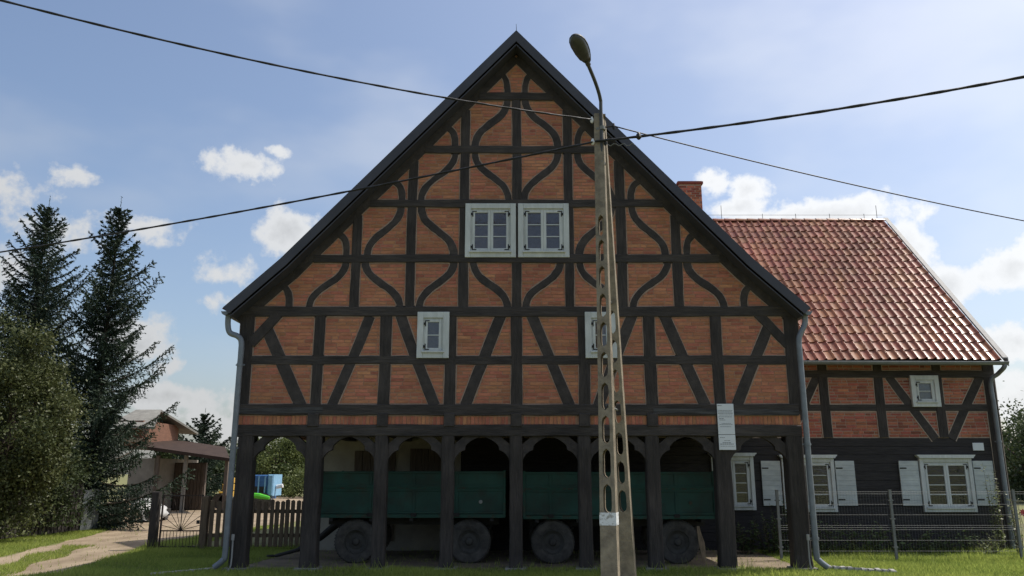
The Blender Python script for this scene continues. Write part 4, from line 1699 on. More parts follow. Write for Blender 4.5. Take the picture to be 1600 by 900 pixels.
# ------------------------------------------------------------------ overhead cables
def cable(name, p0, p1, sag, r, label, twist=True, n=70):
    p0, p1 = Vector(p0), Vector(p1)
    m = MB()
    L = (p1 - p0).length
    d = (p1 - p0).normalized()
    s = d.cross(Vector((0, 0, 1))).normalized()
    u = s.cross(d)
    ctr = lambda t: p0.lerp(p1, t) - Vector((0, 0, 4 * sag * t * (1 - t)))
    if twist:
        nn = int(L / .12)
        m.tube([ctr(i / nn) for i in range(nn + 1)], r * .78, 6)
        for ph in (0, math.pi):
            path = []
            for i in range(nn + 1):
                t = i / nn
                a = ph + t * L / 1.1 * 2 * math.pi
                path.append(ctr(t) + (s * math.cos(a) + u * math.sin(a)) * r * .45)
            m.tube(path, r * .55, 6)
    else:
        m.tube([ctr(i / n) for i in range(n + 1)], r, 6)
    return tag(m.build(name, 'cable', None, True), label, 'cable', 'overhead cables at the pole')


def beyond(a, b, k, sag):
    """far end k times as far as b, so that the sagging cable passes through b"""
    t = 1 / k
    return Vector(a) + (Vector(b) + Vector((0, 0, 4 * sag * t * (1 - t))) - Vector(a)) * k


w1a, w1b = P(926, 187, 12.5), P(0, 0, 9.0)
cable('overhead_cable', w1a, beyond(w1a, w1b, 2.2, 0.75), 0.75, .017, 'twisted cable running from pole top to the upper left corner')
w2a, w2b = P(926, 222, 12.42), P(0, 394, 16.3)
cable('overhead_cable', w2a, beyond(w2a, w2b, 1.9, 0.30), 0.30, .021, 'thick twisted cable sloping down from pole past gable to the spruces')
w3b = P(1600, 120, 10.4)
w3a = P(930, 221, 12.40)
cable('overhead_cable', w3a, beyond(w3a, w3b, 2.0, 0.28), 0.28, .024, 'thick twisted cable rising from pole to the right edge')
w4a, w4b = P(959, 197, 12.5), P(1600, 345, 15.0)
cable('overhead_cable', w4a, beyond(w4a, w4b, 1.8, 0.22), 0.22, .011, 'thin single cable sloping down from pole over the tiled roof', False)


# ------------------------------------------------------------------ farm trailers under the arcade
def lathe_wheel(root, cx, cy, cz, r, wdt, face):
    """wheel with axle along y; face = -1 when the outer side looks towards the camera"""
    def ring(profile, name, material, parent, n=36):
        m = MB()
        vs, fs = [], []
        for (rad, y) in profile:
            for k in range(n):
                a = 2 * math.pi * k / n
                vs.append((cx + rad * math.cos(a), cy + face * y, cz + rad * math.sin(a)))
        for i in range(len(profile) - 1):
            for k in range(n):
                fs.append((i * n + k, i * n + (k + 1) % n, (i + 1) * n + (k + 1) % n, (i + 1) * n + k))
        m.add(vs, fs)
        return smooth_angle(m.build(name, material, parent), 35)
    h = wdt / 2
    w = ring([(r * .56, -h * .8), (r * .70, -h), (r * .9, -h), (r, -h * .7), (r, h * .7), (r * .985, h * .8), (r * .93, h * .98), (r * .80, h * 1.02), (r * .68, h), (r * .60, h * .85), (r * .56, h * .8)], 'wheel', 'tyre', root)
    ring([(r * .575, h * .75), (r * .56, h * .88), (r * .52, h * .86), (r * .50, h * .55), (r * .36, h * .30), (r * .2, h * .42), (r * .14, h * .75), (r * .05, h * .85), (0.001, h * .85)], 'rim', 'rim', w)
    m = MB()
    for k in range(44):
        a = 2 * math.pi * k / 44
        mt = Matrix.Translation((cx, cy, cz)) @ Matrix.Rotation(-a, 4, 'Y')
        m.box(r - .004, r + .011, -h * .65 * 1, -h * .05, -.012, .012, mtx=mt)
        mt = Matrix.Translation((cx, cy, cz)) @ Matrix.Rotation(-a - .07, 4, 'Y')
        m.box(r - .004, r + .011, h * .05, h * .65, -.012, .012, mtx=mt)
    m.build('tread_lug', 'tyre', w, kind='stuff')
    m = MB()
    for k in range(6):
        a = 2 * math.pi * k / 6 + .3
        q = Vector((cx + math.cos(a) * r * .27, cy, cz + math.sin(a) * r * .27))
        m.tube([q + Vector((0, face * h * .3, 0)), q + Vector((0, face * h * .5, 0))], .016, 6)
    m.build('wheel_nut', 'rim', w, kind='stuff')


def trailer(label, xl, xr, zt0, zt1, wheels, Yf, ribs, drawbar):
    t = thing('farm_trailer', label, 'trailer', ((xl + xr) / 2, Yf + 1.05, 0), 'green farm trailers under the arcade')
    Yb = Yf + 2.1
    zmid = zt0 + (zt1 - zt0) * .60
    # bed
    m = MB()
    m.box(xl, xr, Yf - .01, Yb + .01, zt0 - .07, zt0 - .005)
    m.build('bed', 'greendark', t)
    for (z0, z1, nm) in ((zt0, zmid - .012, 'lower_side_board'), (zmid + .012, zt1, 'upper_side_board')):
        for Y0 in (Yf, Yb - .035):
            m = MB()
            m.cbox(xl + .03, xr - .03, Y0 + .012, Y0 + .035, z0 + .003, z1 - .003, .004)
            # pressed frame around the board and ribs
            s = -1 if Y0 == Yf else 1
            y0, y1 = (Y0 - .006, Y0 + .011) if s < 0 else (Y0 + .036, Y0 + .05)
            m.cbox(xl + .03, xr - .03, y0, y1, z0 + .004, z0 + .045, .004)
            m.cbox(xl + .03, xr - .03, y0, y1, z1 - .045, z1 - .004, .004)
            for rx in ribs:
                m.cbox(rx - .025, rx + .025, y0 - .002, y1, z0 + .046, z1 - .046, .004)
            m.build(nm, 'green', t)
        for X0 in (xl, xr - .03):
            m = MB()
            m.box(X0, X0 + .03, Yf + .04, Yb - .04, z0 + .003, z1 - .003)
            m.build('end_board', 'green', t)
    for X0 in (xl - .012, xr - .035):
        for Y0 in (Yf - .02, Yb - .03):
            m = MB()
            m.cbox(X0, X0 + .047, Y0, Y0 + .05, zt0 - .06, zt1 + .015, .006)
            m.build('corner_stake', 'greendark', t)
    m = MB()
    m.cbox(xl + .03, xr - .03, Yf - .010, Yf + .03, zmid - .016, zmid + .016, .004)
    m.build('side_rail', 'greendark', t)
    for rx in ribs:
        m = MB()
        m.box(rx - .05, rx + .05, Yf - .03, Yf - .012, zt0 - .05, zt0 + .02)
        m.tube([(rx - .06, Yf - .02, zt0 - .01), (rx + .06, Yf - .02, zt0 - .01)], .012, 6)
        m.build('board_hinge', 'chassis', t)
    # chassis
    for Y0 in (Yf + .45, Yf + 1.55):
        m = MB()
        m.box(xl + .12, xr - .12, Y0, Y0 + .09, zt0 - .22, zt0 - .072)
        m.build('chassis_beam', 'chassis', t)
    for k in range(5):
        x = xl + .25 + (xr - xl - .5) * k / 4
        m = MB()
        m.box(x - .035, x + .035, Yf + .02, Yb - .02, zt0 - .135, zt0 - .071)
        m.build('cross_member', 'chassis', t)
    for (wxp, wr) in wheels:
        for Yw, fc in ((Yf + .19, -1), (Yb - .19, 1)):
            lathe_wheel(t, wxp, Yw, wr, wr, .21, fc)
        m = MB()
        m.tube([(wxp, Yf + .25, wr), (wxp, Yb - .25, wr)], .05, 10)
        m.build('axle', 'chassis', t)
        for Y0 in (Yf + .47, Yf + 1.57):
            m = MB()
            pts = [(wxp - .42, Y0 + .03, zt0 - .23), (wxp - .2, Y0 + .03, wr + .10), (wxp, Y0 + .03, wr + .07), (wxp + .2, Y0 + .03, wr + .10), (wxp + .42, Y0 + .03, zt0 - .23)]
            m.tube(smooth_path(pts, 4), .035, 6)
            m.build('leaf_spring', 'chassis', t)
    if drawbar:
        m = MB()
        pts = [P(540, 812, Yf + .7), P(520, 822, Yf + .75), P(495, 843, Yf + .85), P(462, 860, Yf + .95), P(430, 874, Yf + 1.0)]
        for i, q in enumerate(pts):
            q.z = max(q.z, .06)
        m.tube(pts, [.06, .055, .045, .035, .03], 8)
        pts2 = [q + Vector((.02, .5 * (1 - i / 4), 0)) for i, q in enumerate(pts)]
        m.tube(pts2, [.05, .05, .045, .035, .03], 8)
        smooth_angle(m.build('drawbar', 'chassis', t))
        m = MB()
        q = pts[-1]
        ringp = [q + Vector((-.09 + .07 * math.cos(a), .07 * math.sin(a), 0)) for a in [2 * math.pi * k / 12 for k in range(13)]]
        m.tube(ringp, .018, 6)
        m.build('towing_eye', 'chassis', t)
    else:
        # worn mudguard plate behind the front wheel
        m = MB()
        wxp, wr = wheels[0]
        vs, fs = [], []
        for k in range(9):
            a = R(20 + 140 * k / 8)
            for yy in (Yf + .03, Yf + .36):
                vs.append((wxp + (wr + .07) * math.cos(a), yy, wr + (wr + .05) * math.sin(a)))
        for k in range(8):
            fs.append((k * 2, k * 2 + 1, k * 2 + 3, k * 2 + 2))
        m.add(vs, fs)
        m.build('mudguard', 'chassis', t)
    # reflector
    m = MB()
    rx = xl + (xr - xl) * .87
    m.tube([(rx, Yf - .014, zt0 + .22), (rx, Yf - .004, zt0 + .22)], .035, 14)
    m.build('reflector', 'flash' if drawbar else 'greendark', t)
    return t


Y1, Y2 = 15.62, 15.52
px1 = lambda px, Y: P(px, 770, Y).x
trailer('green farm trailer with drawbar parked under the left half of the arcade', px1(498, Y1), px1(789, Y1), P(640, 803, Y1).z, P(640, 736, Y1).z,
        [(P(555.5, 848, Y1 + .1).x, .40), (P(733, 848, Y1 + .1).x, .40)], Y1, [px1(p, Y1) for p in (579, 647, 714)], True)
trailer('green farm trailer parked under the right half of the arcade', px1(818, Y2), px1(1117, Y2), P(950, 805, Y2).z, P(950, 737, Y2).z,
        [(P(864, 852, Y2 + .1).x, .40), (P(1060, 852, Y2 + .1).x, .40)], Y2, [px1(p, Y2) for p in (860, 960, 1056)], False)
# broken board hanging beside the rear wheel
bb = G(1101, 880)
m = MB()
A, B_, C_ = P(1091, 822, 15.6), P(1097, 848, 15.55), P(1101, 880, 15.5)
C_.z = max(C_.z, .01)
vs = []
for q, w in ((A, .025), (P(1093, 834, 15.58), .04), (B_, .06), (P(1099, 862, 15.53), .05), (C_, .02)):
    vs += [(q.x - w, q.y, q.z), (q.x + w * .8, q.y - .005, q.z), (q.x + w * .8, q.y + .03, q.z), (q.x - w, q.y + .03, q.z)]
fs = []
for i in range(4):
    for k in range(4):
        fs.append((i * 4 + k, i * 4 + (k + 1) % 4, (i + 1) * 4 + (k + 1) % 4, (i + 1) * 4 + k))
fs += [(3, 2, 1, 0), (16, 17, 18, 19)]
m.add(vs, fs)
tag(m.build('broken_board', 'rawwood'), 'splintered pale board leaning beside the rearmost trailer wheel', 'board')

# ------------------------------------------------------------------ stone edgings at the downpipes
ed = thing('stone_edging', 'row of pale stones leading right from the right downpipe', 'edging', G(1340, 893))
rr = random.Random(6)


def stones(root, p0, p1, n, w, d, h):
    p0, p1 = Vector(p0), Vector(p1)
    for i in range(n):
        q = p0.lerp(p1, (i + .5) / n)
        L = (p1 - p0).length / n * .46
        m = MB()
        vs = []
        for z, k in ((0, 1.0), (h * .7, 1.0), (h, .8)):
            for (u, v) in ((-1, -1), (1, -1), (1, 1), (-1, 1)):
                vs.append((q.x + u * L * k * rr.uniform(.88, 1), q.y + v * d * k * rr.uniform(.85, 1), z * rr.uniform(.85, 1.1)))
        fs = []
        for a in (0, 4):
            for k in range(4):
                fs.append((a + k, a + (k + 1) % 4, a + 4 + (k + 1) % 4, a + 4 + k))
        fs.append((8, 9, 10, 11))
        m.add(vs, fs)
        smooth_angle(m.build('stone', 'stone', root), 30)


stones(ed, G(1290, 890), G(1400, 897), 10, .1, .07, .07)
ed = thing('stone_edging', 'low pale kerb stones in the shaded lawn left of the left downpipe', 'edging', G(300, 895))
stones(ed, G(338, 890), G(235, 899), 9, .1, .06, .04)

# ------------------------------------------------------------------ wire mesh fence on the right
FY = 16.3
mf = thing('mesh_fence', 'grey wire mesh panel fence in front of the side wing', 'fence', (8.5, FY, 0))
fx = [P(1217, 815, FY).x, P(1395, 815, FY).x, P(1589, 815, FY).x]
fx.append(fx[2] + 2.5)
zf = P(1395, 768, FY).z
for i, x in enumerate(fx):
    m = MB()
    m.box(x - .025, x + .025, FY - .02, FY + .02, 0, zf + .02)
    m.box(x - .028, x + .028, FY - .023, FY + .023, zf + .02, zf + .035)
    p = m.build('fence_post', 'steel', mf)
    m = MB()
    for z in (zf - .17, zf - .52, .25):
        m.box(x - .045, x + .045, FY - .028, FY + .024, z - .012, z + .012)
    m.build('post_clamp', 'steel', p, kind='stuff')
for a, b in zip(fx, fx[1:]):
    m = MB()
    zz = [zf - .005, zf - .045]
    z = zf - .045
    for k, dz in enumerate((.20, .20, .20, .04, .04, .20, .20)):
        z -= dz
        zz.append(z)
    for z in zz:
        if z > .03:
            m.tube([(a + .03, FY - .006, z), (b - .03, FY - .006, z)], .0024, 4)
    n = int((b - a - .06) / .055)
    for i in range(n + 1):
        x = a + .03 + (b - a - .06) * i / n
        m.tube([(x, FY, .04), (x, FY, zf + .01)], .0014, 3)
    m.build('mesh_panel', 'steel', mf, kind='stuff')

# ------------------------------------------------------------------ gate, picket fence on the left
GY = 18.65
gt = thing('iron_gate', 'dark wrought iron garden gate with sunburst bars beside the track', 'gate', (P(280, 858, GY).x, GY, 0))
gx0, gx1 = P(252, 815, GY).x, P(314, 815, GY).x
gz = P(280, 773, GY).z
m = MB()
for x in (gx0, gx1):
    m.box(x - .016, x + .016, GY - .016, GY + .016, .03, gz)
for z in (.06, .40, gz - .02):
    m.box(gx0 + .017, gx1 - .017, GY - .015, GY + .015, z - .013, z + .013)
m.build('gate_frame', 'gate', gt)
nb_ = 12
for i in range(1, nb_):
    x = gx0 + (gx1 - gx0) * i / nb_
    m = MB()
    m.tube([(x, GY, .065), (x, GY, .39)], .007, 5)
    m.build('gate_bar', 'gate', gt)
xm = (gx0 + gx1) / 2
for i in range(9):
    a = R(12 + 156 * i / 8)
    ex = xm + math.cos(a) * .62
    ez = .41 + math.sin(a) * .75
    k = min(1, (gx1 - xm - .02) / max(1e-6, abs(ex - xm)), (gz - .05 - .41) / (ez - .41))
    m = MB()
    m.tube([(xm, GY, .41), (xm + (ex - xm) * k, GY, .41 + (ez - .41) * k)], .007, 5)
    m.build('gate_bar', 'gate', gt)
m = MB()
m.box(xm - .008, xm + .008, GY - .009, GY + .009, .415, gz - .035)
m.build('gate_bar', 'gate', gt)
m = MB()
m.box(gx1 - .09, gx1 - .02, GY - .03, GY - .017, .55, .63)
m.build('lock', 'iron', gt)
gpx = P(241, 815, GY).x
m = MB()
m.cbox(gpx - .085, gpx + .085, GY - .08, GY + .08, 0, P(240, 768, GY).z, .015)
tag(m.build('gate_post', 'timber_v'), 'dark square gate post standing at the edge of the track', 'post')
pf = thing('picket_fence', 'weathered wooden picket fence between iron gate and house', 'fence', (-6, GY, 0))
x = P(320, 815, GY).x
m = MB()
m.cbox(x - .07, x + .07, GY - .07, GY + .07, 0, P(320, 775, GY).z, .01)
m.build('fence_post', 'picket', pf)
xe = -4.66
for z in (.30, .82):
    m = MB()
    m.box(x + .08, xe, GY + .0, GY + .05, z - .04, z + .04)
    m.build('fence_rail', 'picket', pf)
rr = random.Random(9)
xx = x + .11
zt_p = P(380, 781, GY).z
while xx < xe - .06:
    w = .088 + rr.uniform(-.008, .008)
    h = zt_p + rr.uniform(-.025, .02)
    m = MB()
    y0 = GY - .024 + rr.uniform(-.003, .003)
    m.prism([(xx, .06), (xx + w, .06), (xx + w + rr.uniform(-.006, .006), h - .03), (xx + w * .55, h), (xx + rr.uniform(-.006, .006), h - .025)], y0, y0 + .022)
    m.build('picket', 'picket', pf)
    xx += w + (.062 if xx < -5.5 else .03) + rr.uniform(-.008, .008)

# ------------------------------------------------------------------ sheet fence, pillar, covered vehicle
fb_ = G(151, 827)
fa = G(124, 831)
cf = thing('sheet_fence', 'short run of pale corrugated metal fence left of the cream pillar', 'fence', fa)
nsh = 3
nL = (fb_ - fa).length
d = (fb_ - fa).normalized()
nrm = Vector((d.y, -d.x, 0))
for s in range(nsh):
    a0, a1 = s * nL / nsh, (s + 1) * nL / nsh - .01
    hgt = 1.22 + rnd.uniform(-.08, .05)
    vs, fs = [], []
    n = 24
    for k in range(n + 1):
        t = a0 + (a1 - a0) * k / n
        q = fa + d * t + nrm * (.014 * (1 if k % 4 in (0, 1) else -1))
        vs += [(q.x, q.y, .03), (q.x, q.y, hgt)]
    for k in range(n):
        fs.append((k * 2, k * 2 + 2, k * 2 + 3, k * 2 + 1))
    m = MB()
    m.add(vs, fs)
    m.build('metal_sheet', 'sheet', cf)
df = thing('shade_dark_fence', 'shaded fence run under the fruit tree, boards coloured dark to stand for the shade', 'fence', (-13.6, 18, 0))
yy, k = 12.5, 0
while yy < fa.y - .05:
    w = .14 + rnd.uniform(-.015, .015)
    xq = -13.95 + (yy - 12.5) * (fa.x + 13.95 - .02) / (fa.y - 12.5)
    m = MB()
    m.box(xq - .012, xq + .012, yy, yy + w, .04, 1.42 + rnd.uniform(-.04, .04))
    m.build('shade_dark_board', 'timber_v', df)  # dark timber colour stands in for tree shade on this stretch of the fence
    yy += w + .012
pp = G(183, 821)
m = MB()
m.cbox(pp.x - .19, pp.x + .19, pp.y, pp.y + .38, 0, P(183, 786, pp.y).z, .02)
m.cbox(pp.x - .22, pp.x + .22, pp.y - .03, pp.y + .41, P(183, 786, pp.y).z + .001, P(183, 781, pp.y).z, .01)
tag(m.build('gate_pillar', 'pillar'), 'cream rendered pillar at the end of the metal fence', 'pillar')
cv = thing('covered_vehicle', 'small vehicle under a wrinkled white tarpaulin beside the cream pillar', 'vehicle', G(212, 816))
b0 = G(212, 817)
rr = random.Random(31)
vs, fs = [], []
n, rows_ = 44, 14
for j in range(rows_):
    t = j / (rows_ - 1)
    for k in range(n):
        a = 2 * math.pi * k / n
        rx, ry = .62 * (1 - .62 * t ** 2.2), .95 * (1 - .5 * t ** 2.2)
        wob = 1 + .09 * math.sin(k * .9 + 1.7 * math.sin(j * .6)) * (1 - t * .6) + .05 * math.sin(k * 2.3 + j * .8) + rr.uniform(-.02, .02)
        vs.append((b0.x - .05 + math.cos(a) * rx * wob - .06 * t, b0.y + .95 + math.sin(a) * ry * wob, (.14 + .07 * math.sin(k * .8)) * (1 - t) + .78 * t ** .8 - .16 * max(0, math.cos(a)) * t + .05 * math.sin(a * 3) * (1 - t)))
for j in range(rows_ - 1):
    for k in range(n):
        fs.append((j * n + k, j * n + (k + 1) % n, (j + 1) * n + (k + 1) % n, (j + 1) * n + k))
fs.append(tuple((rows_ - 1) * n + k for k in range(n)))
m = MB()
m.add(vs, fs)
m.build('tarpaulin', 'tarp', cv, True)
m = MB()
m.box(b0.x - .5, b0.x + .42, b0.y + .15, b0.y + 1.8, .16, .42)
m.build('underbody', 'chassis', cv)
for sx in (-.42, .36):
    for sy in (.35, 1.5):
        m = MB()
        m.tube([(b0.x + sx - .06, b0.y + sy, .17), (b0.x + sx + .06, b0.y + sy, .17)], .17, 14)
        m.build('wheel', 'tyre', cv)

# ------------------------------------------------------------------ outbuilding with canopy
SY = 36.0
ob = thing('outbuilding', 'farm outbuilding with brown lean-to roof and small brick upper storey', 'building', (P(240, 800, SY).x, SY + 2, 0))
q = lambda px, py, Y=SY: P(px, py, Y)
# main block
m = MB()
m.box(q(196, 780).x, q(236, 780).x, SY, SY + 5, 0, q(215, 716).z)
m.build('pale_wall', 'shedpale', ob)
m = MB()
m.box(q(236, 780).x + .01, q(288, 780).x, SY + 2.2, SY + 2.4, 0, q(288, 722).z)
m.build('board_wall', 'shedwall', ob)
for i in range(9):
    x0 = q(238, 780).x + i * (q(287, 780).x - q(238, 780).x) / 9
    m = MB()
    m.box(x0, x0 + .13, SY + 2.15, SY + 2.19, 0.05, q(288, 724).z)
    m.build('wall_board', 'shedwall', ob)
for px in (243, 287, 352):
    m = MB()
    x = q(px, 780).x
    m.box(x - .07, x + .07, SY - .2, SY - .06, 0, q(px, 712 if px < 300 else 718).z)
    m.build('canopy_post', 'shedpale' if px == 287 else 'shedwall', ob)
# lean-to roof: sloping slab towards the viewer and right
ra, rb_ = q(225, 697, SY - .5), q(359, 716, SY - .5)
rc, rd = q(222, 680, SY + 5), q(290, 698, SY + 5)
m = MB()
vs = [ra, rb_, rd + Vector((2.0, 0, 0)), rc]
vs = vs + [v - Vector((0, 0, .14)) for v in vs]
m.add(vs, [(0, 1, 2, 3), (7, 6, 5, 4), (0, 4, 5, 1), (1, 5, 6, 2), (2, 6, 7, 3), (3, 7, 4, 0)])
m.build('lean_to_roof', 'shedroof', ob)
# upper storey of brick with a grey pitched roof
ux0, ux1 = q(178, 680, SY + 1).x, q(222, 680, SY + 1).x
m = MB()
m.box(ux0, ux1, SY + 1, SY + 5, q(200, 700, SY + 1).z, q(200, 657, SY + 1).z)
m.build('brick_storey', 'shedbrick', ob)
m = MB()
m.box(ux0 - .05, ux1 + .05, SY + .9, SY + .995, q(200, 691, SY + 1).z, q(200, 685, SY + 1).z)
m.build('string_course', 'pillar', ob)
e0, e1 = q(168, 664, SY + .4), q(241, 667, SY + .4)
rz = q(195, 640, SY + 3)
m = MB()
vs = [e0, e1, Vector((e1.x - .9, SY + 3, rz.z)), Vector((e0.x, SY + 3, rz.z)), Vector((e0.x, SY + 5.6, e0.z)), Vector((e1.x, SY + 5.6, e1.z))]
vs = vs + [v - Vector((0, 0, .1)) for v in vs]
m.add(vs, [(0, 1, 2, 3), (3, 2, 5, 4), (9, 8, 7, 6), (10, 11, 8, 9), (0, 6, 7, 1), (1, 7, 8, 2), (2, 8, 11, 5)])
m.build('upper_roof', 'asbestos', ob)

# ------------------------------------------------------------------ machines in the yard
bm_ = thing('blue_farm_machine', 'blue boxy farm machine with lime green boom behind the picket fence', 'machine', (P(405, 780, 36).x, 36.5, 0))
MY = 36.0
v = lambda px, py, Y=MY: P(px, py, Y)
x0, x1 = v(374, 760).x, v(418, 760).x
zt_, zb_ = v(405, 742).z, .55
m = MB()
m.cbox(x0, x1, MY, MY + 1.4, zb_, zt_, .04)
m.build('housing', 'blue', bm_)
m = MB()
m.cbox(x1 + .005, v(427, 760).x, MY - .05, MY + 1.3, zb_ + .15, zt_ + .02, .05)
m.build('side_tank', 'paleblue', bm_)
for i, px in enumerate((380, 393, 404, 414)):
    m = MB()
    x = v(px, 760).x
    m.box(x - .03, x + .03, MY - .03, MY - .003, zb_ + .1, zt_ - .06)
    m.build('panel_rib', 'paleblue', bm_)
m = MB()
m.box(x0 + .1, x1 - .05, MY - .02, MY - .0035, zb_ + .25, zb_ + .55)
m.build('dark_opening', 'chassis', bm_)
m = MB()
m.tube([v(428, 761) + Vector((0, .4, 0)), v(438, 759) + Vector((0, .4, 0))], .09, 10)
m.build('air_filter', 'whitepaint', bm_)
m = MB()
m.tube([v(387, 752, MY - .4), v(391, 768, MY - .4), v(396, 774, MY - .4)], .06, 6)
m.build('lift_arm', 'flash', bm_)
m = MB()
m.tube([v(384, 773, MY - .5), v(405, 775, MY - .5), v(421, 778, MY - .5)], [.10, .12, .07], 8)
m.build('boom', 'lime', bm_)
for dx in (.15, 1.05):
    m = MB()
    m.tube([(x0 + dx, MY - .1, .42), (x0 + dx, MY + .2, .42)], .42, 18)
    m.build('wheel', 'tyre', bm_)
ym = thing('yellow_machine', 'small yellow machine glimpsed in the yard left of the house corner', 'machine', (P(347, 770, 40).x, 40, 0))
a_, b_ = P(341, 770, 40).x, P(358, 770, 40).x
for z0, z1, y in ((.35, .8, 0), (.85, 1.15, .2), (1.2, 1.45, .4)):
    m = MB()
    m.cbox(a_ + y * .4, b_ - y * .2, 40 + y, 41, z0, z1, .05)
    m.build('body_panel', 'yellow', ym)
for x in (a_ + .1, b_ - .1):
    m = MB()
    m.tube([(x, 39.9, .35), (x, 40.15, .35)], .35, 14)
    m.build('wheel', 'tyre', ym)


# ------------------------------------------------------------------ trees and plants
def quads(cent, axis, side, length, width):
    """leaf-like diamonds: centre, axis direction, side direction"""
    n = len(cent)
    V = np.zeros((n, 4, 3))
    L, W = length[:, None], width[:, None]
    V[:, 0] = cent - axis * L / 2
    V[:, 1] = cent + side * W / 2 - axis * L * .05
    V[:, 2] = cent + axis * L / 2
    V[:, 3] = cent - side * W / 2 - axis * L * .05
    return V.reshape(-1, 3), np.arange(n * 4).reshape(-1, 4)


def unit(a):
    return a / np.maximum(1e-9, np.linalg.norm(a, axis=1, keepdims=True))


def broadleaf(name, label, base, center, radii, nclump, nleaf, leaf, material, seed, lowest=0.2, cat='tree', spread=.36, trunk_r=.12, group=None, trunk=True):
    rs = np.random.RandomState(seed)
    t = thing(name, label, cat, base, group)
    c = np.array(center)
    rad = np.array(radii)
    dirs = unit(rs.normal(size=(nclump, 3)))
    rr_ = rs.uniform(.35, 1.0, nclump) ** .6
    cl = c + dirs * rr_[:, None] * rad * (1 + .16 * rs.normal(size=(nclump, 1)))
    cl[:, 2] = np.maximum(cl[:, 2], lowest)
    per = nleaf // nclump
    cs = spread * (.6 + .8 * rs.rand(nclump))
    pts = np.repeat(cl, per, 0) + rs.normal(size=(nclump * per, 3)) * np.repeat(cs, per)[:, None] * np.array([1, 1, .75])
    pts[:, 2] = np.maximum(pts[:, 2], lowest * .6)
    n = len(pts)
    ax = unit(rs.normal(size=(n, 3)) + np.array([0, 0, -.35]))
    sd = unit(np.cross(ax, rs.normal(size=(n, 3))))
    L = leaf * rs.uniform(.7, 1.35, n)
    V, Fq = quads(pts, ax, sd, L, L * .58)
    clt = np.repeat(rs.rand(nclump), per)
    tint = np.clip(.02 + .62 * clt + .36 * rs.rand(n), 0, 1)
    obj_from('crown', V, Fq, material, t, False, np.repeat(tint, 4), kind=None)
    if trunk:
        m = MB()
        b = Vector(base)
        top = Vector(center) + Vector((0, 0, radii[2] * .3))
        m.tube(smooth_path([b, b.lerp(top, .35) + Vector((.08, 0, 0)), b.lerp(top, .7) - Vector((.06, 0, 0)), top], 4), [trunk_r * (1 - .8 * i / 12) for i in range(13)], 8)
        for i in rs.choice(nclump, min(nclump, 26), replace=False):
            e = Vector(cl[i])
            s = b.lerp(top, float(rs.uniform(.3, .85)))
            mid = s.lerp(e, .5) + Vector((0, 0, -.1))
            m.tube([s, mid, e], [trunk_r * .35, trunk_r * .22, .008], 5)
        smooth_angle(m.build('trunk', 'bark', t))
    return t


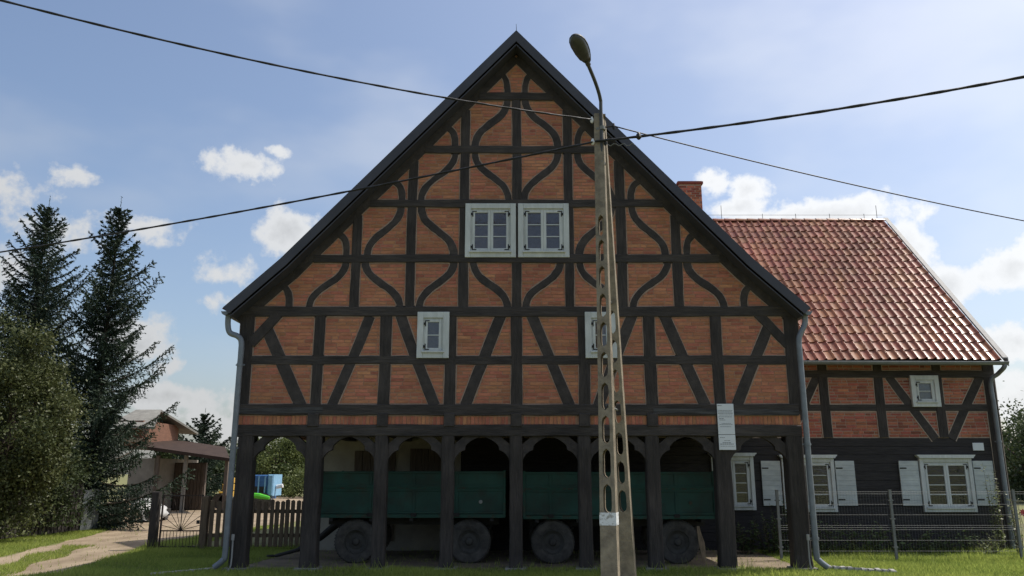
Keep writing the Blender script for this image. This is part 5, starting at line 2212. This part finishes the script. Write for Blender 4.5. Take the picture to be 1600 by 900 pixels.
def spruce(label, base, H, Rb_, seed, nbr=210, needle=.085, material='spruce', power=.62, low=.025, group='spruces', upswept=.16, step=.085):
    rs = np.random.RandomState(seed)
    t = thing('spruce_tree', label, 'tree', base, group)
    b = np.array(base, float)
    C, A, S, Ln, Wd, T = [], [], [], [], [], []
    mt = MB()
    mt.tube([Vector(b) + Vector((0, 0, H * k / 10)) for k in range(11)], [Rb_ * .07 * (1 - k / 10.3) + .008 for k in range(11)], 8)

    def put(c, ax, ln, wd, tone):
        C.append(c)
        A.append(ax)
        S.append(unit(np.cross(ax, rs.normal(size=ax.shape))))
        Ln.append(ln)
        Wd.append(wd)
        T.append(np.clip(tone, 0, 1))
    for i in range(nbr):
        f = low + (1 - low) * ((i + rs.uniform(0, 1)) / nbr) ** 1.12
        h = f * H
        a = i * 2.39996 + rs.normal(0, .35)
        strong = rs.rand() < upswept and f < .7
        L = Rb_ * ((1 - f) ** power) * rs.choice([.42, .6, .75, .9, 1.0, 1.12]) * (1 + .14 * math.sin(a * 2 + seed)) * (1.36 if strong else 1) + .10
        up0 = -.30 + 1.05 * f ** 1.3 + rs.normal(0, .08) + (.42 if strong else 0)
        n = max(4, int(L / step))
        s = np.linspace(.05, 1, n)
        dx, dy = math.cos(a), math.sin(a)
        bend = rs.normal(0, .12)
        r_ = L * s
        ctr = np.stack([b[0] + (dx - dy * bend * s) * r_, b[1] + (dy + dx * bend * s) * r_, b[2] + h + up0 * L * s * .75 + L * .30 * s ** 2.8], 1)
        tang = unit(np.gradient(ctr, axis=0))
        lat = np.array([-dy, dx, 0.0])
        tone = rs.uniform(0, .55)
        if L > .3:
            k = max(1, n // 5)
            path = [Vector(p) for p in ctr[::k]]
            mt.tube(path, [.005 + L * .011 * (1 - q / len(path)) for q in range(len(path))], 4, False)
        hang = .85 * (1 - f) + .08
        for sg in (-1, 1, 0):
            # side twigs, and a curtain of hanging twigs under the limb
            tl = (.36 * L * (1 - s * .78) + .08) * rs.uniform(.5, 1.2, n)
            tl = np.minimum(tl, .62 if sg else .42)
            td = unit(lat * sg * .8 + tang * (.75 if sg else .35) + np.array([0, 0, -hang * (.55 if sg else 1.5)])[None, :] + rs.normal(0, .12, (n, 3)))
            m_ = 6 if Rb_ < 3 else 5
            for q_ in range(m_):
                q = (q_ + .6) / m_
                c_ = ctr + td * (tl * q)[:, None] + np.array([0, 0, -.16 * hang])[None, :] * (tl * q * q)[:, None]
                for rep in range(2):
                    ax = unit(td + rs.normal(0, .42, (n, 3)))
                    put(c_ + rs.normal(0, .012, (n, 3)), ax, np.maximum(needle, tl / m_ * 1.5) * rs.uniform(.8, 1.35, n), needle * .34 * rs.uniform(.7, 1.4, n), tone + .4 * q * s + rs.normal(0, .14, n))
        for rep in range(3):
            ax = unit(tang + rs.normal(0, .42, (n, 3)))
            put(ctr + rs.normal(0, .018, ctr.shape), ax, np.full(n, needle * 1.5), np.full(n, needle * .42), tone + rs.normal(.2, .15, n))
    n = 26
    z = np.linspace(H * .94, H + .5, n)
    ax = unit(np.tile([0, 0, 1.0], (n, 1)) + rs.normal(0, .3, (n, 3)))
    put(np.stack([np.full(n, b[0]), np.full(n, b[1]), b[2] + z], 1), ax, np.full(n, .10), np.full(n, .03), np.full(n, .3))
    for k in range(4):       # whorls of bare upright shoots below the leader
        zz = H * .965 - k * .28
        for a in np.arange(5) * 1.257 + k:
            n = 7
            s = np.linspace(.1, 1, n)[:, None]
            dirv = np.array([math.cos(a), math.sin(a), .75])
            put(np.array([b[0], b[1], b[2] + zz]) + dirv * s * (.22 + .10 * k), unit(np.tile(dirv, (n, 1)) + rs.normal(0, .35, (n, 3))), np.full(n, .09), np.full(n, .028), np.full(n, .3))
    V, Fq = quads(np.concatenate(C), np.concatenate(A), np.concatenate(S), np.concatenate(Ln), np.concatenate(Wd))
    obj_from('crown', V, Fq, material, t, False, np.repeat(np.concatenate(T), 4))
    mt.build('trunk', 'bark', t)
    return t


def zat(px, py, Y):
    return P(px, py, Y).z


SP = 25.5
bx = P(156, 600, SP).x
spruce('spruce with long upswept lower limbs nearest the house', (bx, SP, 0), zat(160, 330, SP), 2.05, 3, nbr=225, upswept=.28)
bx = P(38, 600, 26.5).x
spruce('dense spruce rising behind the fruit tree at the left edge', (bx, 26.5, 0), zat(42, 328, 26.5), 2.45, 9, nbr=225, upswept=.2)
bx = P(316, 700, 50).x
spruce('small distant spruce behind the outbuilding canopy', (bx, 50, 0), zat(316, 650, 50), 2.1, 14, nbr=90, needle=.15, step=.14, power=.7)
# leafy tree at the left edge
FTY = 20.2
fc = P(32, 625, FTY)
broadleaf('fruit_tree', 'grey-green leafy fruit tree filling the left edge', (fc.x - .3, FTY, 0), (fc.x - .25, FTY + .2, 2.75), (1.3, 1.35, 2.5), 95, 46000, .08, 'fruit', 5, .35, spread=.25)
fc2 = P(62, 745, 22.5)
broadleaf('elder_bush', 'dark leafy bush hanging over the metal fence below the spruce', (fc2.x - .3, 23, 0), (fc2.x - .2, 22.8, 1.55), (1.15, 1.1, 1.25), 40, 17000, .085, 'darkleaf', 6, .45, 'bush', .26)
wc = P(436, 735, 62)
broadleaf('willow_tree', 'bushy pale green willow seen through the left arch', (wc.x, 62, 0), (wc.x, 62, 2.6), (3.2, 3, 2.1), 60, 16000, .2, 'willow', 8, .5, spread=.5, trunk_r=.25)
wc = P(452, 775, 58)
broadleaf('bush', 'low yellow-green bush in front of the willow', (wc.x + 1.4, 57, 0), (wc.x + 1.4, 57, .9), (1.9, 1.3, .8), 24, 6000, .16, 'willow', 18, .2, 'bush', .3, .08)
wc = P(263, 700, 58)
broadleaf('far_tree', 'small round tree top above the brown shed roof', (wc.x, 58, 0), (wc.x, 58, 3.1), (1.1, 1.1, 1.1), 24, 5000, .17, 'darkleaf', 10, 1.0, spread=.3)
for i, (px, py, Y, rx, rz_) in enumerate(((1602, 735, 48, 2.6, 2.6), (1586, 745, 60, 2.2, 2.3), (1640, 720, 52, 3.5, 3.2))):
    c = P(px, py, Y)
    broadleaf('far_tree', ('dark tree at the right edge beyond the house corner', 'low dark tree just right of the house corner', 'broad dark tree just outside the right edge')[i],
              (c.x, Y, 0), (c.x, Y, rz_ * .95), (rx, rx, rz_), 40, 9000, .2, 'darkleaf', 40 + i, .4, spread=.5, trunk_r=.2, group='trees right of the house')
for i, (px, Y) in enumerate(((338, 88), (362, 80), (470, 92))):
    c = P(px, 760, Y)
    broadleaf('far_tree', ('distant dark tree behind the canopy of the outbuilding', 'distant dark tree beside the left house corner', 'distant dark tree behind the willow')[i],
              (c.x, Y, 0), (c.x, Y, 2.6), (2.6, 2.5, 2.0), 24, 3600, .4, 'darkleaf', 60 + i, .4, spread=.6, trunk_r=.2, group='distant trees behind the farm')

# plants along the dark wall behind the mesh fence
WEEDS = [(1168, 17.6, .75, 'weed'), (1205, 17.4, .95, 'weed'), (1236, 17.5, 1.1, 'weed'), (1290, 17.4, .8, 'weed'), (1330, 17.5, .65, 'weed'), (1365, 17.6, .6, 'weed'),
         (1408, 17.7, .62, 'weed'), (1445, 17.8, .5, 'weed'), (1480, 17.8, .55, 'weed'), (1515, 17.8, .5, 'weed')]
LBL = ['dark weeds in the shade beside the second arcade post from the right', 'tall weeds left of the right corner post', 'leafy weeds against the right corner post', 'broad-leaved weeds right of the downpipe',
       'low weeds left of the middle fence post', 'low weeds close left of the middle fence post', 'low weeds right of the middle fence post', 'low weeds below the left shutter of the right window',
       'low weeds below the right window', 'low weeds below the right shutter of the right window']


def weed_plant(name, label, x, Y, h, material, seed, nst=9, leaf=.09, spread=.28, group=None, cat='plant'):
    rs = np.random.RandomState(seed)
    t = thing(name, label, cat, (x, Y, 0), group)
    m = MB()
    C, A, L = [], [], []
    for k in range(nst):
        a, r_ = rs.uniform(0, 6.28), rs.uniform(.1, 1) * spread
        hh = h * rs.uniform(.5, 1.05)
        tip = Vector((x + math.cos(a) * r_ * 1.3, Y + math.sin(a) * r_, hh))
        root = Vector((x + math.cos(a) * r_ * .5, Y + math.sin(a) * r_ * .5, 0))
        mid = root.lerp(tip, .5) + Vector((rs.normal(0, .03), rs.normal(0, .03), .03))
        m.tube([root, mid, tip], [.006, .005, .002], 4, False)
        nl = int(hh / .035)
        for j in range(nl):
            s = .12 + .88 * j / nl
            p = root.lerp(tip, s)
            aa = rs.uniform(0, 6.28)
            ax = np.array([math.cos(aa), math.sin(aa), rs.uniform(-.3, .5)])
            ax /= np.linalg.norm(ax)
            ll = leaf * rs.uniform(.6, 1.3) * (1.15 - .5 * s)
            C.append(np.array(p) + ax * ll * .5)
            A.append(ax)
            L.append(ll)
    C, A, L = np.array(C), np.array(A), np.array(L)
    n = len(C)
    S = unit(np.cross(A, np.array([0, 0, 1.0]) + rs.normal(0, .35, (n, 3))))
    V, Fq = quads(C, A, S, L, L * .5)
    obj_from('foliage', V, Fq, material, t, False, np.repeat(np.clip(rs.normal(.5, .25, n), 0, 1), 4))
    m.build('stem', 'bark', t)
    return t


for i, (px, Y, h, mt_) in enumerate(WEEDS):
    weed_plant('weed', LBL[i], P(px, 840, Y).x, Y, h, mt_, 100 + i, 16, .12, .42, 'weeds along the dark wall')
weed_plant('climbing_vine', 'pale-leaved climbing plant growing up the far right downpipe', P(1563, 840, 17.9).x, 17.9, 1.95, 'vine', 130, 9, .10, .16)
weed_plant('low_shrub', 'low pale shrub at the foot of the right house corner', P(1553, 850, 17.3).x, 17.3, .52, 'vine', 131, 16, .09, .40)
weed_plant('flower_plant', 'tall plant with a red flower at the right edge', P(1592, 840, 17.2).x, 17.2, 1.25, 'vine', 132, 9, .08, .24)
fl = bpy.data.objects['flower_plant']
q_ = P(1598, 801, 17.1)
m = MB()
for k in range(8):
    a = 2 * math.pi * k / 8
    c0 = Vector((math.cos(a), 0, math.sin(a)))
    m.add([q_, q_ + c0 * .05 + Vector((-.02 * math.sin(a), -.02, .02 * math.cos(a))), q_ + c0 * .08, q_ + c0 * .05 + Vector((.02 * math.sin(a), -.02, -.02 * math.cos(a)))], [(0, 1, 2, 3)])
m.build('flower_head', 'petal', fl)
